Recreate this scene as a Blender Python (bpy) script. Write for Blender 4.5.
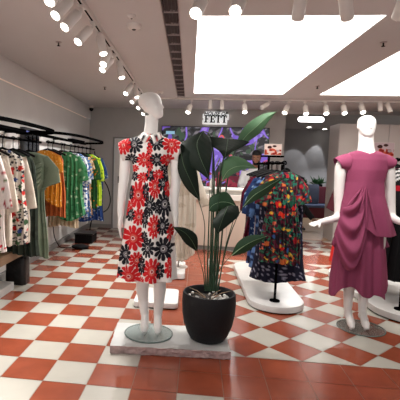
import bpy, bmesh, math, random
import numpy as np
from mathutils import Vector, Matrix, noise
PI = math.pi
for o in list(bpy.data.objects): bpy.data.objects.remove(o)
SC = bpy.context.scene
COL = SC.collection

# ---------------------------------------------------------------- camera
LF, PIT, ROL, YAW, PCX, PCY, EYE = 417.1, .0864, .0296, -.0961, 148.5, 200., 1.40
_f = np.array([math.sin(YAW), math.cos(YAW), 0]); _r = np.array([math.cos(YAW), -math.sin(YAW), 0]); _z = np.array([0, 0, 1.])
FW = math.cos(PIT)*_f - math.sin(PIT)*_z; UP = math.sin(PIT)*_f + math.cos(PIT)*_z
EX = math.cos(ROL)*_r + math.sin(ROL)*UP; EU = -math.sin(ROL)*_r + math.cos(ROL)*UP
CAMP = np.array([0, 0, EYE])
def un(x, y, Z=None, Y=None, X=None):
    r = FW + EX*(x-PCX)/LF - EU*(y-PCY)/LF
    k = (Z-EYE)/r[2] if Z is not None else Y/r[1] if Y is not None else X/r[0]
    return CAMP + k*r
cam = bpy.data.cameras.new('camera'); co = bpy.data.objects.new('camera', cam); COL.objects.link(co)
cam.sensor_width = 36; cam.lens = LF/400*36; cam.shift_x = (200-PCX)/400; cam.shift_y = (PCY-200)/400
cam.clip_start = .05
m = Matrix(((EX[0], EU[0], -FW[0], 0), (EX[1], EU[1], -FW[1], 0), (EX[2], EU[2], -FW[2], EYE), (0, 0, 0, 1)))
co.matrix_world = m
SC.camera = co
# ---------------------------------------------------------------- world, exposure
w = bpy.data.worlds.new('world'); SC.world = w; w.use_nodes = True
w.node_tree.nodes['Background'].inputs[0].default_value = (.96, .98, 1, 1)
w.node_tree.nodes['Background'].inputs[1].default_value = .45
SC.view_settings.view_transform = 'Standard'; SC.view_settings.look = 'None'
SC.view_settings.exposure = 0.6; SC.view_settings.gamma = 1
PANEL_E = 2.2      # strength of the luminous ceiling panels
SPOT_W = 60.0       # watts of each track spotlight
BOUNCES = 5
SC.cycles.max_bounces = BOUNCES

# ---------------------------------------------------------------- materials
def lin(c):
    c = np.asarray(c, float)/255
    return np.where(c <= .04045, c/12.92, ((c+.055)/1.055)**2.4)
MATS = {}
def mat(name, rgb=None, rough=.6, metal=0, emit=None, var=0., scale=20., bump=0., bscale=60., spec=.5, attr=False, alpha=None, trans=0, stretch=(1, 1, 1), coat=0):
    if name in MATS: return MATS[name]
    m = bpy.data.materials.new(name); m.use_nodes = True; nt = m.node_tree; N = nt.nodes; L = nt.links
    b = N['Principled BSDF']
    b.inputs['Roughness'].default_value = rough; b.inputs['Metallic'].default_value = metal
    b.inputs['Specular IOR Level'].default_value = spec
    b.inputs['Coat Weight'].default_value = coat
    tc = N.new('ShaderNodeTexCoord')
    mp = N.new('ShaderNodeMapping'); mp.inputs['Scale'].default_value = stretch; L.new(tc.outputs['Object'], mp.inputs[0])
    col = None
    if attr:
        a = N.new('ShaderNodeAttribute'); a.attribute_name = 'Col'; col = a.outputs['Color']
    elif rgb is not None:
        v = N.new('ShaderNodeRGB'); v.outputs[0].default_value = (*lin(rgb), 1); col = v.outputs[0]
    if var > 0:
        n = N.new('ShaderNodeTexNoise'); n.inputs['Scale'].default_value = scale; n.inputs['Detail'].default_value = 5; L.new(mp.outputs[0], n.inputs['Vector'])
        mr = N.new('ShaderNodeMapRange'); mr.inputs['From Min'].default_value = .25; mr.inputs['From Max'].default_value = .75
        mr.inputs['To Min'].default_value = 1-var; mr.inputs['To Max'].default_value = 1+var; L.new(n.outputs['Fac'], mr.inputs['Value'])
        mx = N.new('ShaderNodeVectorMath'); mx.operation = 'SCALE'; L.new(col, mx.inputs[0]); L.new(mr.outputs[0], mx.inputs['Scale']); col = mx.outputs[0]
    if col is not None: L.new(col, b.inputs['Base Color'])
    if emit is not None:
        b.inputs['Emission Color'].default_value = (*lin(emit[0]), 1); b.inputs['Emission Strength'].default_value = emit[1]
    if trans: b.inputs['Transmission Weight'].default_value = trans
    if alpha is not None: b.inputs['Alpha'].default_value = alpha
    if bump > 0:
        n = N.new('ShaderNodeTexNoise'); n.inputs['Scale'].default_value = bscale; n.inputs['Detail'].default_value = 4; L.new(mp.outputs[0], n.inputs['Vector'])
        bp = N.new('ShaderNodeBump'); bp.inputs['Strength'].default_value = bump; bp.inputs['Distance'].default_value = .01
        L.new(n.outputs['Fac'], bp.inputs['Height']); L.new(bp.outputs[0], b.inputs['Normal'])
    MATS[name] = m
    return m
mat('ceiling paint', (200, 194, 192), .7, var=.02, scale=2)
mat('wall plaster', (172, 168, 165), .8, var=.05, scale=3, bump=.08)
mat('wall plaster light', (208, 205, 202), .8, var=.04, scale=2, bump=.08)
mat('back room wall', (150, 147, 147), .8, var=.05, scale=3)
mat('cabinet white', (196, 188, 184), .5, var=.02, scale=3)
mat('white lacquer', (230, 226, 220), .35, var=.02, scale=4)
mat('counter front', (214, 200, 186), .45, var=.02, scale=4)
mat('terracotta', (142, 70, 48), .22, var=.13, scale=7, bump=.06, bscale=25)
mat('cream tile', (180, 176, 166), .25, var=.04, scale=6, bump=.04, bscale=25)
mat('grout', (150, 122, 108), .8)
mat('oak floor', (172, 142, 114), .4, var=.25, scale=6, stretch=(1, 12, 1))
mat('grey skirting', (128, 126, 124), .6, var=.05)
mat('black metal', (9, 9, 10), .8, spec=.0)
mat('black plastic', (14, 14, 16), .75, spec=.12)
mat('white metal', (222, 214, 208), .4)
mat('mannequin white', (242, 238, 234), .38, var=.01, scale=4, coat=.15)
mat('light panel', (255, 252, 245), .5, emit=((255, 251, 243), PANEL_E))
mat('panel rim', (255, 255, 255), .5, emit=((255, 252, 248), PANEL_E*1.6))
mat('lamp lens', (255, 255, 250), .5, emit=((255, 250, 240), 9))
mat('lamp lens off', (210, 205, 200), .2)
mat('led strip', (255, 240, 225), .5, emit=((255, 240, 225), .06))
mat('pill light', (255, 255, 255), .5, emit=((255, 252, 250), 3))
mat('vent dark', (46, 38, 38), .7)
mat('louvre grey', (104, 92, 90), .7)
mat('vent metal', (168, 152, 148), .5)
mat('stone top', (190, 190, 188), .7, var=.12, scale=6, bump=.3, bscale=30)
mat('stone edge', (176, 150, 146), .9, var=.25, scale=22, bump=.8, bscale=25)
mat('marble', (206, 204, 202), .35, var=.10, scale=5)
mat('white base', (226, 224, 222), .4, var=.02)
mat('pot clay', (22, 22, 25), .65, spec=.3, var=.1, scale=20, bump=.2, bscale=60)
mat('soil', (44, 38, 34), .95, bump=.5)
mat('pebble', (214, 212, 208), .6, var=.1)
mat('leaf dark', (17, 32, 22), .6, spec=.25, attr=False, var=.15, scale=8)
mat('leaf mid', (38, 68, 44), .55, spec=.3, var=.18, scale=8)
mat('leaf light', (80, 116, 82), .55, spec=.3, var=.16, scale=8)
mat('leaf rib', (60, 88, 58), .5)
mat('leaf rib light', (130, 160, 120), .5)
mat('stem green', (34, 64, 38), .45, var=.2, scale=12)
mat('twig', (150, 126, 104), .8)
mat('cloth', None, .85, attr=True, bump=.12, bscale=160, spec=.2, var=.06, scale=90)
mat('plum cloth', (138, 62, 92), .8, var=.05, scale=120, bump=.12, bscale=200, spec=.25)
mat('glass disc', (176, 190, 188), .05, alpha=.42, coat=.5)
mat('glass rim', (96, 112, 108), .2)
mat('disc metal', (140, 130, 124), .06, alpha=.4, coat=.5)
mat('tan wood', (140, 112, 86), .6, var=.15, scale=10, stretch=(1, 1, 8))
mat('black bag film', (14, 14, 16), .3, bump=.9, bscale=14)
mat('skin', (150, 104, 82), .55, var=.04)
mat('hair black', (16, 14, 14), .7, bump=.4, bscale=80)
mat('eye white', (220, 214, 208), .3)
mat('lips', (130, 78, 66), .5)
mat('white shirt', (222, 222, 224), .85, bump=.1)
mat('dark trousers', (20, 20, 24), .85)
mat('shoe black', (14, 14, 14), .3)
mat('wine upholstery', (92, 28, 42), .75, var=.08)
mat('slate cushion', (58, 62, 78), .85, var=.1)
mat('blue seat', (74, 84, 112), .8)
mat('foliage', (40, 84, 44), .6, var=.3)
mat('sign black', (12, 12, 12), .5)
mat('sign white', (246, 246, 246), .5, emit=((255, 255, 255), .35))
mat('art light', None, .4, attr=True)
mat('red bag', (214, 30, 26), .5)
mat('mirror glass', (200, 200, 205), .08, metal=.6)
mat('arch white', (205, 202, 200), .5)
mat('dark glass', (60, 62, 66), .2)
mat('blue tag', (70, 90, 200), .5)
def emitattr():
    m = MATS['art light']; nt = m.node_tree; b = nt.nodes['Principled BSDF']
    a = [n for n in nt.nodes if n.type == 'ATTRIBUTE'][0]
    nt.links.new(a.outputs['Color'], b.inputs['Emission Color']); b.inputs['Emission Strength'].default_value = .35
emitattr()

# ---------------------------------------------------------------- mesh helpers
class MB:
    def __init__(s): s.v = []; s.f = []; s.mi = []; s.cur = 0
    def add(s, vs, fs):
        n = len(s.v); s.v += [tuple(map(float, p)) for p in vs]
        s.f += [tuple(i+n for i in f) for f in fs]; s.mi += [s.cur]*len(fs)
        return s
    def box(s, a, b, rz=0, c=None):
        (x0, y0, z0), (x1, y1, z1) = a, b
        vs = [(x0, y0, z0), (x1, y0, z0), (x1, y1, z0), (x0, y1, z0), (x0, y0, z1), (x1, y0, z1), (x1, y1, z1), (x0, y1, z1)]
        if rz:
            cx, cy = c or ((x0+x1)/2, (y0+y1)/2); C, S = math.cos(rz), math.sin(rz)
            vs = [(cx+C*(x-cx)-S*(y-cy), cy+S*(x-cx)+C*(y-cy), z) for x, y, z in vs]
        return s.add(vs, [(0, 3, 2, 1), (4, 5, 6, 7), (0, 1, 5, 4), (1, 2, 6, 5), (2, 3, 7, 6), (3, 0, 4, 7)])
    def rings(s, R, caps=True):
        n = len(R[0]); vs = [p for r in R for p in r]; fs = []
        for i in range(len(R)-1):
            for j in range(n):
                k = (j+1) % n; fs.append((i*n+j, i*n+k, (i+1)*n+k, (i+1)*n+j))
        if caps: fs.append(tuple(range(n-1, -1, -1))); fs.append(tuple((len(R)-1)*n+j for j in range(n)))
        return s.add(vs, fs)
    def tube(s, path, rad, n=10, caps=True, flat=1.0):
        P = [np.array(p, float) for p in path]
        if not hasattr(rad, '__len__'): rad = [rad]*len(P)
        T = []
        for i in range(len(P)):
            a = P[max(i-1, 0)]; b = P[min(i+1, len(P)-1)]; t = b-a; T.append(t/(np.linalg.norm(t)+1e-12))
        u = np.cross(T[0], [0, 0, 1.]); 
        if np.linalg.norm(u) < 1e-3: u = np.cross(T[0], [0, 1., 0])
        u /= np.linalg.norm(u); R = []
        for p, t, r in zip(P, T, rad):
            u = u-t*np.dot(u, t); u /= np.linalg.norm(u)+1e-12; v = np.cross(t, u)
            R.append([p+r*(math.cos(a)*u+flat*math.sin(a)*v) for a in [2*PI*j/n for j in range(n)]])
        return s.rings(R, caps)
    def cyl(s, p0, p1, r0, r1=None, n=20): return s.tube([p0, p1], [r0, r0 if r1 is None else r1], n)
    def lathe(s, c, prof, n=40):
        R = [[(c[0]+r*math.cos(2*PI*j/n), c[1]+r*math.sin(2*PI*j/n), c[2]+z) for j in range(n)] for r, z in prof]
        return s.rings(R, True)
    def ell(s, c, r, n=14, m=10, rz=0):
        C, S = math.cos(rz), math.sin(rz); R = []
        for i in range(m+1):
            t = max(1e-3, min(PI-1e-3, PI*i/m)); rr = math.sin(t); z = -math.cos(t)
            ring = []
            for j in range(n):
                a = 2*PI*j/n; x, y = r[0]*rr*math.cos(a), r[1]*rr*math.sin(a)
                ring.append((c[0]+C*x-S*y, c[1]+S*x+C*y, c[2]+r[2]*z))
            R.append(ring)
        return s.rings(R, True)
    def prism(s, pts, z0, z1):
        n = len(pts)
        return s.add([(x, y, z0) for x, y in pts]+[(x, y, z1) for x, y in pts],
                     [tuple(range(n-1, -1, -1)), tuple(range(n, 2*n))]+[(i, (i+1) % n, n+(i+1) % n, n+i) for i in range(n)])
WL = {}
def obj(name, mb, m, parent=None, smooth=None, bevel=0, label=None, cat=None, group=None, kind=None, cols=None, mods=None):
    V = np.array(mb.v)
    if parent is not None: org = np.array(WL[parent.name])
    elif kind == 'structure': org = np.zeros(3)
    else: org = np.array([(V[:, 0].min()+V[:, 0].max())/2, (V[:, 1].min()+V[:, 1].max())/2, V[:, 2].min()])
    me = bpy.data.meshes.new(name); me.from_pydata([tuple(p) for p in V-org], [], mb.f)
    ms = m if isinstance(m, (list, tuple)) else [m]
    for x in ms: me.materials.append(MATS[x])
    if len(ms) > 1:
        me.polygons.foreach_set('material_index', mb.mi)
    if cols is not None:
        ca = me.color_attributes.new('Col', 'FLOAT_COLOR', 'POINT')
        arr = np.ones((len(V), 4)); arr[:, :3] = lin(cols); ca.data.foreach_set('color', arr.ravel())
    if smooth is not None:
        me.shade_smooth(); me.set_sharp_from_angle(angle=math.radians(smooth))
    me.update()
    o = bpy.data.objects.new(name, me); COL.objects.link(o)
    if parent is not None: o.parent = parent; WL[o.name] = org
    else: o.location = org; WL[o.name] = org
    if bevel:
        b = o.modifiers.new('bevel', 'BEVEL'); b.width = bevel; b.segments = 2; b.limit_method = 'ANGLE'
    if mods: mods(o)
    tag(o, label, cat, group, kind)
    return o
def tag(o, label=None, cat=None, group=None, kind=None):
    if label: o['label'] = label
    if cat: o['category'] = cat
    if group: o['group'] = group
    if kind: o['kind'] = kind
def thing(name, loc, label, cat, group=None):
    o = bpy.data.objects.new(name, None); COL.objects.link(o); o.empty_display_size = .1
    o.location = loc; WL[o.name] = np.array(loc, float); tag(o, label, cat, group); return o
def lerp(a, b, t): return a+(b-a)*t
def interp(tab, t):
    """tab: list of (t, *vals)"""
    ts = [r[0] for r in tab]
    return [float(np.interp(t, ts, [r[k] for r in tab])) for k in range(1, len(tab[0]))]

# ================================================================= SETTING
ZC = 2.56; XL = -2.15; YB = 8.8; XR = 4.6
# --- floor tiles
T = .2856; TA = -.019; OX, OY = 3.2583, -8.6276
def fl(i, j, z=0.):
    a, b = i-OX, j-OY
    return ((math.cos(TA)*a-math.sin(TA)*b)*T, (math.sin(TA)*a+math.cos(TA)*b)*T, z)
def clip(poly, xa, xb, ya, yb):
    def cut(p, f, g):
        out = []
        for k in range(len(p)):
            a, b = p[k], p[(k+1) % len(p)]; fa, fb = f(a), f(b)
            if fa >= 0: out.append(a)
            if (fa >= 0) != (fb >= 0): t = fa/(fa-fb); out.append((a[0]+t*(b[0]-a[0]), a[1]+t*(b[1]-a[1])))
        return out
    for f in (lambda p: p[0]-xa, lambda p: xb-p[0], lambda p: p[1]-ya, lambda p: yb-p[1]):
        poly = cut(poly, f, None)
        if len(poly) < 3: return []
    return poly
fm = MB()
JW = 20.75; GR = .008
c0 = fl(-6, -6); fm.cur = 2
fm.add([(XL-.1, -.5, -.004), (XR+.1, -.5, -.004), (XR+.1, 8.45, -.004), (XL-.1, 8.45, -.004)], [(0, 1, 2, 3)])
fm.add([(XL-.1, 8.45, -.004), (1.95, 8.45, -.004), (1.95, 8.9, -.004), (XL-.1, 8.9, -.004)], [(0, 1, 2, 3)])
def tile(poly, white):
    P = [fl(*p) for p in poly]
    if min(p[0] for p in P) > XR or max(p[0] for p in P) < XL: return
    fm.cur = 1 if white else 0
    fm.add(P, [tuple(range(len(P)))])
IL, IR = 2., 3.97
JB1, JB2 = 13.33, 15.46
for i in range(-6, 20):
    for j in range(-8, 24):
        if j >= 21 and i >= 10: continue
        if i >= 2 and j >= 0:
            if i >= 4 and (2 <= j < 13 or j >= 16): continue
            if i >= 4 and (j == 13 or j == 15):
                a, b = (JB1, 14) if j == 13 else (15, JB2)
                tile([(i+GR, a), (i+1-GR, a), (i+1-GR, b-GR), (i+GR, b-GR)], False); continue
        if i < 2 or j < 0: white = (i+j) % 2 == 0
        else: white = False
        i1 = i+1-GR if i != 3 or j < 2 else IR
        tile([(i+GR, j+GR), (i1, j+GR), (i1, j+1-GR), (i+GR, j+1-GR)], white)
D2 = math.sqrt(.5)
def diag(xa, xb, ya, yb):
    for m_ in range(-12, 30):
        for n_ in range(-4, 32):
            if (m_+n_) % 2 == 0: continue
            cx, cy = 4.68+D2*m_, 2.02+D2*n_; h = D2-GR*1.3
            p = clip([(cx-h, cy), (cx, cy-h), (cx+h, cy), (cx, cy+h)], xa, xb, ya, yb)
            if p: tile(p, n_ % 2 == 0)
diag(IR+.01, 19.6, 2.02, JB1)
diag(IR+.01, 19.6, JB2+.01, JW)
obj('floor', fm, ['terracotta', 'cream tile', 'grout'], kind='structure')
wm = MB()
for k in range(16):
    y0 = 8.45+.001; x0 = 1.9+.19*k
    wm.box((x0, y0, -.05), (x0+.186, 13.0, -.001))
wy = 8.45
obj('floor_backroom', wm, 'oak floor', kind='structure')

# --- ceiling with openings for the luminous panels
PX0, PX1, PY0, PY1 = .02, 1.425, 3.385, 6.93
QX0, QX1 = 1.985, 3.75
VX0, VX1, VY0, VY1 = -.26, -.125, 1.6, 7.3
cm = MB(); z0, z1 = ZC, ZC+.08
def cb(x0, x1, y0, y1): cm.box((x0, y0, z0), (x1, y1, z1))
xs = [XL-.1, VX0, VX1, PX0, PX1, QX0, QX1, XR+.1]
cb(xs[0], VX0, -.5, YB+.1); cb(VX0, VX1, -.5, VY0); cb(VX0, VX1, VY1, YB+.1); cb(VX1, PX0, -.5, YB+.1)
cb(PX0, PX1, -.5, PY0); cb(PX0, PX1, PY1, YB+.1); cb(PX1, QX0, -.5, YB+.1)
cb(QX0, QX1, -.5, PY0); cb(QX0, QX1, PY1, YB+.1); cb(QX1, XR+.1, -.5, YB+.1)
obj('ceiling', cm, 'ceiling paint', kind='structure')
for nm, a, b, lb in (('ceiling_light_panel', PX0, PX1, 'large glowing rectangular ceiling light panel above the potted plant'),
                     ('ceiling_light_panel', QX0, QX1, 'glowing ceiling light panel at the right edge above the plum dress')):
    t = thing(nm, ((a+b)/2, 5.15, ZC), lb, 'ceiling light', 'luminous ceiling panels')
    p = MB(); p.box((a+.012, PY0+.012, ZC+.03), (b-.012, PY1-.012, ZC+.05)); obj('diffuser', p, 'light panel', t)
    r = MB()
    for q in (((a, PY0, ZC+.01), (b, PY0+.012, ZC+.06)), ((a, PY1-.012, ZC+.01), (b, PY1, ZC+.06)),
              ((a, PY0+.012, ZC+.01), (a+.012, PY1-.012, ZC+.06)), ((b-.012, PY0+.012, ZC+.01), (b, PY1-.012, ZC+.06))): r.box(*q)
    obj('rim', r, 'panel rim', t)
# linear air vent
t = thing('air_vent', ((VX0+VX1)/2, 4.5, ZC), 'long dark slotted air vent set in the ceiling left of the light panel', 'air vent')
p = MB(); p.box((VX0, VY0, ZC+.05), (VX1, VY1, ZC+.07)); obj('duct', p, 'vent dark', t)
p = MB(); p.box((VX0, VY0, ZC-.004), (VX0+.008, VY1, ZC+.05)); p.box((VX1-.008, VY0, ZC-.004), (VX1, VY1, ZC+.05))
y = VY0
while y < VY1-.01:
    p.box((VX0+.008, y, ZC+.0), (VX1-.008, y+.009, ZC+.03)); y += .285
obj('frame', p, 'vent metal', t)
p = MB()
y = VY0+.02
while y < VY1-.03:
    p.box((VX0+.012, y, ZC+.012), (VX1-.012, y+.004, ZC+.03), .35); y += .036
for k in range(1, 5):
    x = lerp(VX0, VX1, k/5); p.box((x-.002, VY0, ZC+.008), (x+.002, VY1, ZC+.02))
obj('louvre', p, 'louvre grey', t)

# --- walls
p = MB(); p.box((XL-.1, 0, 0), (XL, YB+.1, 2.29)); p.box((XL-.1, 0, 2.315), (XL, YB+.1, ZC))
for yy in (5.2, 6.9): p.box((XL, yy, .1), (XL+.001, yy+.006, 2.29))
obj('wall_left', p, 'wall plaster light', kind='structure')
p = MB(); p.box((XL, 0.2, 2.292), (XL+.012, YB-.35, 2.304)); obj('trim_1', p, 'led strip', kind='structure')
p = MB(); p.box((XL, .2, 2.304), (XL+.02, YB, ZC-.002)); obj('trim_2', p, 'wall plaster light', kind='structure')
p = MB(); p.box((XL, .2, 0), (XL+.045, YB, .085)); obj('baseboard_left', p, 'grey skirting', kind='structure', bevel=.004)
p = MB()
p.box((XL, YB, 0), (-1.62, YB+.1, ZC)); p.box((-1.62, YB, 1.93), (-.72, YB+.1, ZC)); p.box((-.72, YB, 0), (1.9, YB+.1, ZC))
obj('wall_back', p, 'wall plaster', kind='structure')
p = MB(); p.box((-1.60, YB-.005, 0), (-.74, YB+.04, 1.91)); d = obj('door_1', p, 'wall plaster light', kind='structure', bevel=.003)
p = MB()
p.box((-1.64, YB-.02, 0), (-1.605, YB-.001, 1.945)); p.box((-.735, YB-.02, 0), (-.70, YB-.001, 1.945)); p.box((-1.605, YB-.02, 1.913), (-.735, YB-.001, 1.945))
obj('trim_3', p, 'grey skirting', kind='structure')
p = MB(); p.tube([(-1.5, YB-.045, .98), (-1.5, YB-.05, 1.12)], .01); obj('door_handle', p, 'black metal', d)
p = MB(); p.box((-.70, YB-.015, 0), (1.9, YB, .08)); p.box((XL+.05, YB-.015, 0), (-1.645, YB, .08)); obj('baseboard_back', p, 'grey skirting', kind='structure')
# header above the opening, edge line
p = MB(); p.box((1.9, YB, 2.50), (XR+.1, YB+.1, ZC+.02)); obj('trim_4', p, 'ceiling paint', kind='structure')
# back room
p = MB(); p.box((1.8, 12.9, 0), (5.6, 13.0, 2.6)); obj('wall_backroom', p, 'back room wall', kind='structure')
p = MB(); p.box((1.8, YB+.1, 0), (1.9, 12.9, 2.6)); obj('wall_backroom_left', p, 'back room wall', kind='structure')
p = MB(); p.box((5.5, YB, 0), (5.6, 12.9, 2.6)); obj('wall_backroom_right', p, 'back room wall', kind='structure')
p = MB(); p.box((1.8, YB+.1, 2.56), (5.6, 13.0, 2.64)); obj('ceiling_backroom', p, 'wall plaster', kind='structure')
for k, yy in enumerate((0.,)):
    p = MB(); p.box((4.35, 12.4, 0), (4.45, 12.9, 2.55)); obj('trim_5', p, 'vent dark', kind='structure')
p = MB(); p.box((XR, 0, 0), (XR+.1, YB+.1, ZC)); obj('wall_right', p, 'wall plaster', kind='structure')
# tall cupboards at the right end of the opening
for k in range(4):
    x0 = 2.80+.448*k
    t = thing('tall_cupboard', (x0+.22, 8.6, 0), ['pale full-height cupboard at the left end of the right wall, beside the opening', 'pale tall cupboard behind the head of the plum mannequin',
              'pale tall cupboard with the small picture, behind the plum dress shoulder', 'pale tall cupboard at the far right behind the black clothes rack'][k], 'cupboard', 'tall cupboards of the right wall')
    q = MB(); q.box((x0, 8.33, 0), (x0+.445, 8.88, 2.27)); obj('carcass', q, 'cabinet white', t)
    q = MB(); q.box((x0+.004, 8.308, .08), (x0+.441, 8.328, 2.262)); dd = obj('door', q, 'cabinet white', t, bevel=.003)
    q = MB(); q.tube([(x0+.42, 8.29, 1.0), (x0+.42, 8.29, 1.3)], .007); obj('handle', q, 'white metal', dd)

# ================================================================= LIGHTS ON TRACKS
def track(a, b, label):
    p = MB(); A, B = np.array(a), np.array(b); d = (B-A)/np.linalg.norm(B-A); s = np.cross(d, [0, 0, 1.])*.017
    z = np.array([0, 0, 1.])
    for lo, hi, w_ in ((ZC-.034, ZC-.0005, 1),):
        c = [A-s, A+s, B+s, B-s]
        p.prism([(q[0], q[1]) for q in c], lo, hi)
    t = thing('light_track', ((A+B)/2*[1, 1, 0]+[0, 0, ZC-.034]), label, 'light track', 'ceiling light tracks')
    obj('rail', p, 'white metal', t)
    q = MB(); c = [A-s*.45, A+s*.45, B+s*.45, B-s*.45]; q.prism([(v[0], v[1]) for v in c], ZC-.0355, ZC-.034); obj('slot', q, 'black metal', t)
track((-.82, 1.0, 0), (-.82, 8.2, 0), 'ceiling track running away along the left side')
track((-.6, 7.4, 0), (4.2, 7.4, 0), 'ceiling track running across in front of the back wall')
track((-.4, 2.86, 0), (3.0, 2.86, 0), 'nearest ceiling track crossing at the top edge')
def spot(piv, face, lit, label, group, r=.037, L=.17, power=1.0):
    piv = np.array(piv, float); face = np.array(face, float); d = face-piv; d /= np.linalg.norm(d)
    t = thing('track_spotlight', (piv[0], piv[1], ZC-.034), label, 'spotlight', group)
    q = MB(); q.box((piv[0]-.02, piv[1]-.03, ZC-.056), (piv[0]+.02, piv[1]+.03, ZC-.0365))
    top = face-d*(L*.72)
    q.tube([(piv[0], piv[1], ZC-.05), (piv[0], piv[1], ZC-.085), tuple(top)], .009, 8); obj('bracket', q, 'white metal', t)
    q = MB(); q.tube([face-d*L, face-d*(L-.008), face-d*.004, face], [r*.9, r, r, r*.97], 24); obj('housing', q, 'white metal', t, smooth=40)
    q = MB(); q.tube([face+d*.0005, face+d*.004], [r*.84, r*.80], 24); obj('lens', q, 'lamp lens' if lit else 'lamp lens off', t)
    if lit:
        li = bpy.data.lights.new('spotlight_beam', 'SPOT'); li.energy = SPOT_W*power; li.spot_size = math.radians(75); li.spot_blend = .6
        li.shadow_soft_size = .035; li.color = (1, .97, .93)
        lo = bpy.data.objects.new('spotlight_beam', li); COL.objects.link(lo); lo.parent = t
        lo.location = Vector(face+d*.02)-Vector(t.location); lo.rotation_euler = Vector(d).to_track_quat('-Z', 'Y').to_euler()
LG = 'spotlights on the left ceiling track'
ord_ = ['cut by the top edge of the photo, nearest', 'second from the top edge', 'third from the top edge', 'fourth from the top edge', 'fifth from the top edge',
        'sixth from the top edge', 'seventh from the top edge', 'eighth from the top edge, aimed down right', 'ninth from the top edge', 'tenth from the top edge',
        'eleventh from the top edge', 'twelfth, just above the mannequin head', 'last, half behind the mannequin head']
faces = [(-.86, 2.50), (-.90, 2.73), (-.91, 2.96), (-.91, 3.31), (-.78, 3.66), (-.86, 4.04), (-.92, 4.28), (-.79, 4.65), (-.90, 5.7), (-.82, 5.98), (-.92, 6.46), (-.91, 7.14), (-.92, 7.98)]
for (x, y), w_ in zip(faces, ord_):
    px = -.82; aim = (x+.82)
    spot((px, y+ (.10 if aim < -.02 else .02), ZC-.06), (x if aim < 0 else -.78, y-.02, 2.335), True, 'white cylinder spotlight on the left track, '+w_, LG)
spot((-.82, 1.75, ZC-.06), (-.78, 1.84, 2.36), True, 'added unseen spotlight on the left track, before the frame, aimed at the flowered dress', LG, power=.55)  # added lamp out of frame, put in to brighten the flowered dress
BG = 'spotlights on the far ceiling track'
bl = [(-.07, 2.30, -.03, 1, 'at the left end, between mannequin and shop sign'), (.31, 2.40, .0, 0, 'unlit, above the left of the shop sign'), (.51, 2.40, .0, 0, 'unlit, above the right of the shop sign'),
      (.89, 2.32, 0, 1, 'lit, just right of the shop sign'), (1.23, 2.41, .09, 0, 'unlit and tilted, over the tallest leaf'), (1.55, 2.32, -.04, 1, 'lit, right of the tilted unlit one'),
      (1.90, 2.31, 0, 1, 'lit, above the pill light left end'), (2.23, 2.32, 0, 1, 'lit, above the pill light right end'), (2.52, 2.33, 0, 1, 'lit, left of the plum mannequin head'),
      (2.81, 2.35, 0, 1, 'lit, directly above the plum mannequin head'), (3.11, 2.42, 0, 0, 'unlit, right of the plum mannequin head'), (3.27, 2.40, .02, 0, 'nearly unlit, nearest the right edge')]
for x, zf, dx, lit, w_ in bl:
    if dx > .05: spot((x+.08, 7.4, ZC-.06), (x-.06, 7.32, 2.40), False, 'white track spotlight '+w_, BG, r=.038, L=.15)
    else: spot((x-dx*2, 7.4, ZC-.06), (x, 7.36 if not lit else 7.3, zf+ (0 if lit else -.03)), lit, 'white track spotlight '+w_, BG, r=.045 if lit else .036, L=.15, power=.8)
NG = 'spotlights on the near ceiling track'
for fx, fy, tx, w_ in ((.0, 2.71, .05, 'first from the left, by the panel corner'), (.24, 2.68, .30, 'second from the left, lit face showing'), (.68, 2.97, .67, 'third from the left'),
                   (1.00, 2.97, .94, 'fourth from the left'), (1.32, 2.97, 1.31, 'fifth, at the top right corner')):
    spot((tx, 2.86, ZC-.06), (fx, fy, 2.345 if fy < 2.9 else 2.40), True, 'white cylinder spotlight on the near track, '+w_, NG, r=.042, L=.17, power=.5 if fy > 2.9 else 1)
# wall washers in the back room
for x, w_ in ((3.0, 'left'), (3.5, 'middle')):
    pass
for x, y, w_, aim in ((3.26, 12.13, 'leftmost in the back room', (3.0, 12.9, 1.3)), (3.83, 12.6, 'lowest, middle one in the back room', (3.56, 12.9, 1.2)), (3.88, 12.05, 'rightmost in the back room', (4.0, 11.0, 0))):
    t = thing('downlight', (x, y, 2.55), 'small round recessed downlight, '+w_, 'downlight', 'downlights in the back room')
    q = MB(); q.tube([(x, y, 2.545), (x, y, 2.559)], .07, 20); obj('ring', q, 'white metal', t)
    q = MB(); q.tube([(x, y, 2.541), (x, y, 2.5445)], .055, 20); obj('lens', q, 'lamp lens', t)
    li = bpy.data.lights.new('downlight_beam', 'SPOT'); li.energy = 24 if aim[1] > 12 else 110; li.spot_size = math.radians(46 if aim[1] > 12 else 125); li.spot_blend = .3; li.color = (.93, .96, 1); li.shadow_soft_size = .03
    lo = bpy.data.objects.new('downlight_beam', li); COL.objects.link(lo); lo.parent = t; lo.location = (0, 0, -.02); lo.rotation_euler = (Vector(aim)-Vector((x, y, 2.53))).to_track_quat('-Z', 'Y').to_euler()
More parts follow.
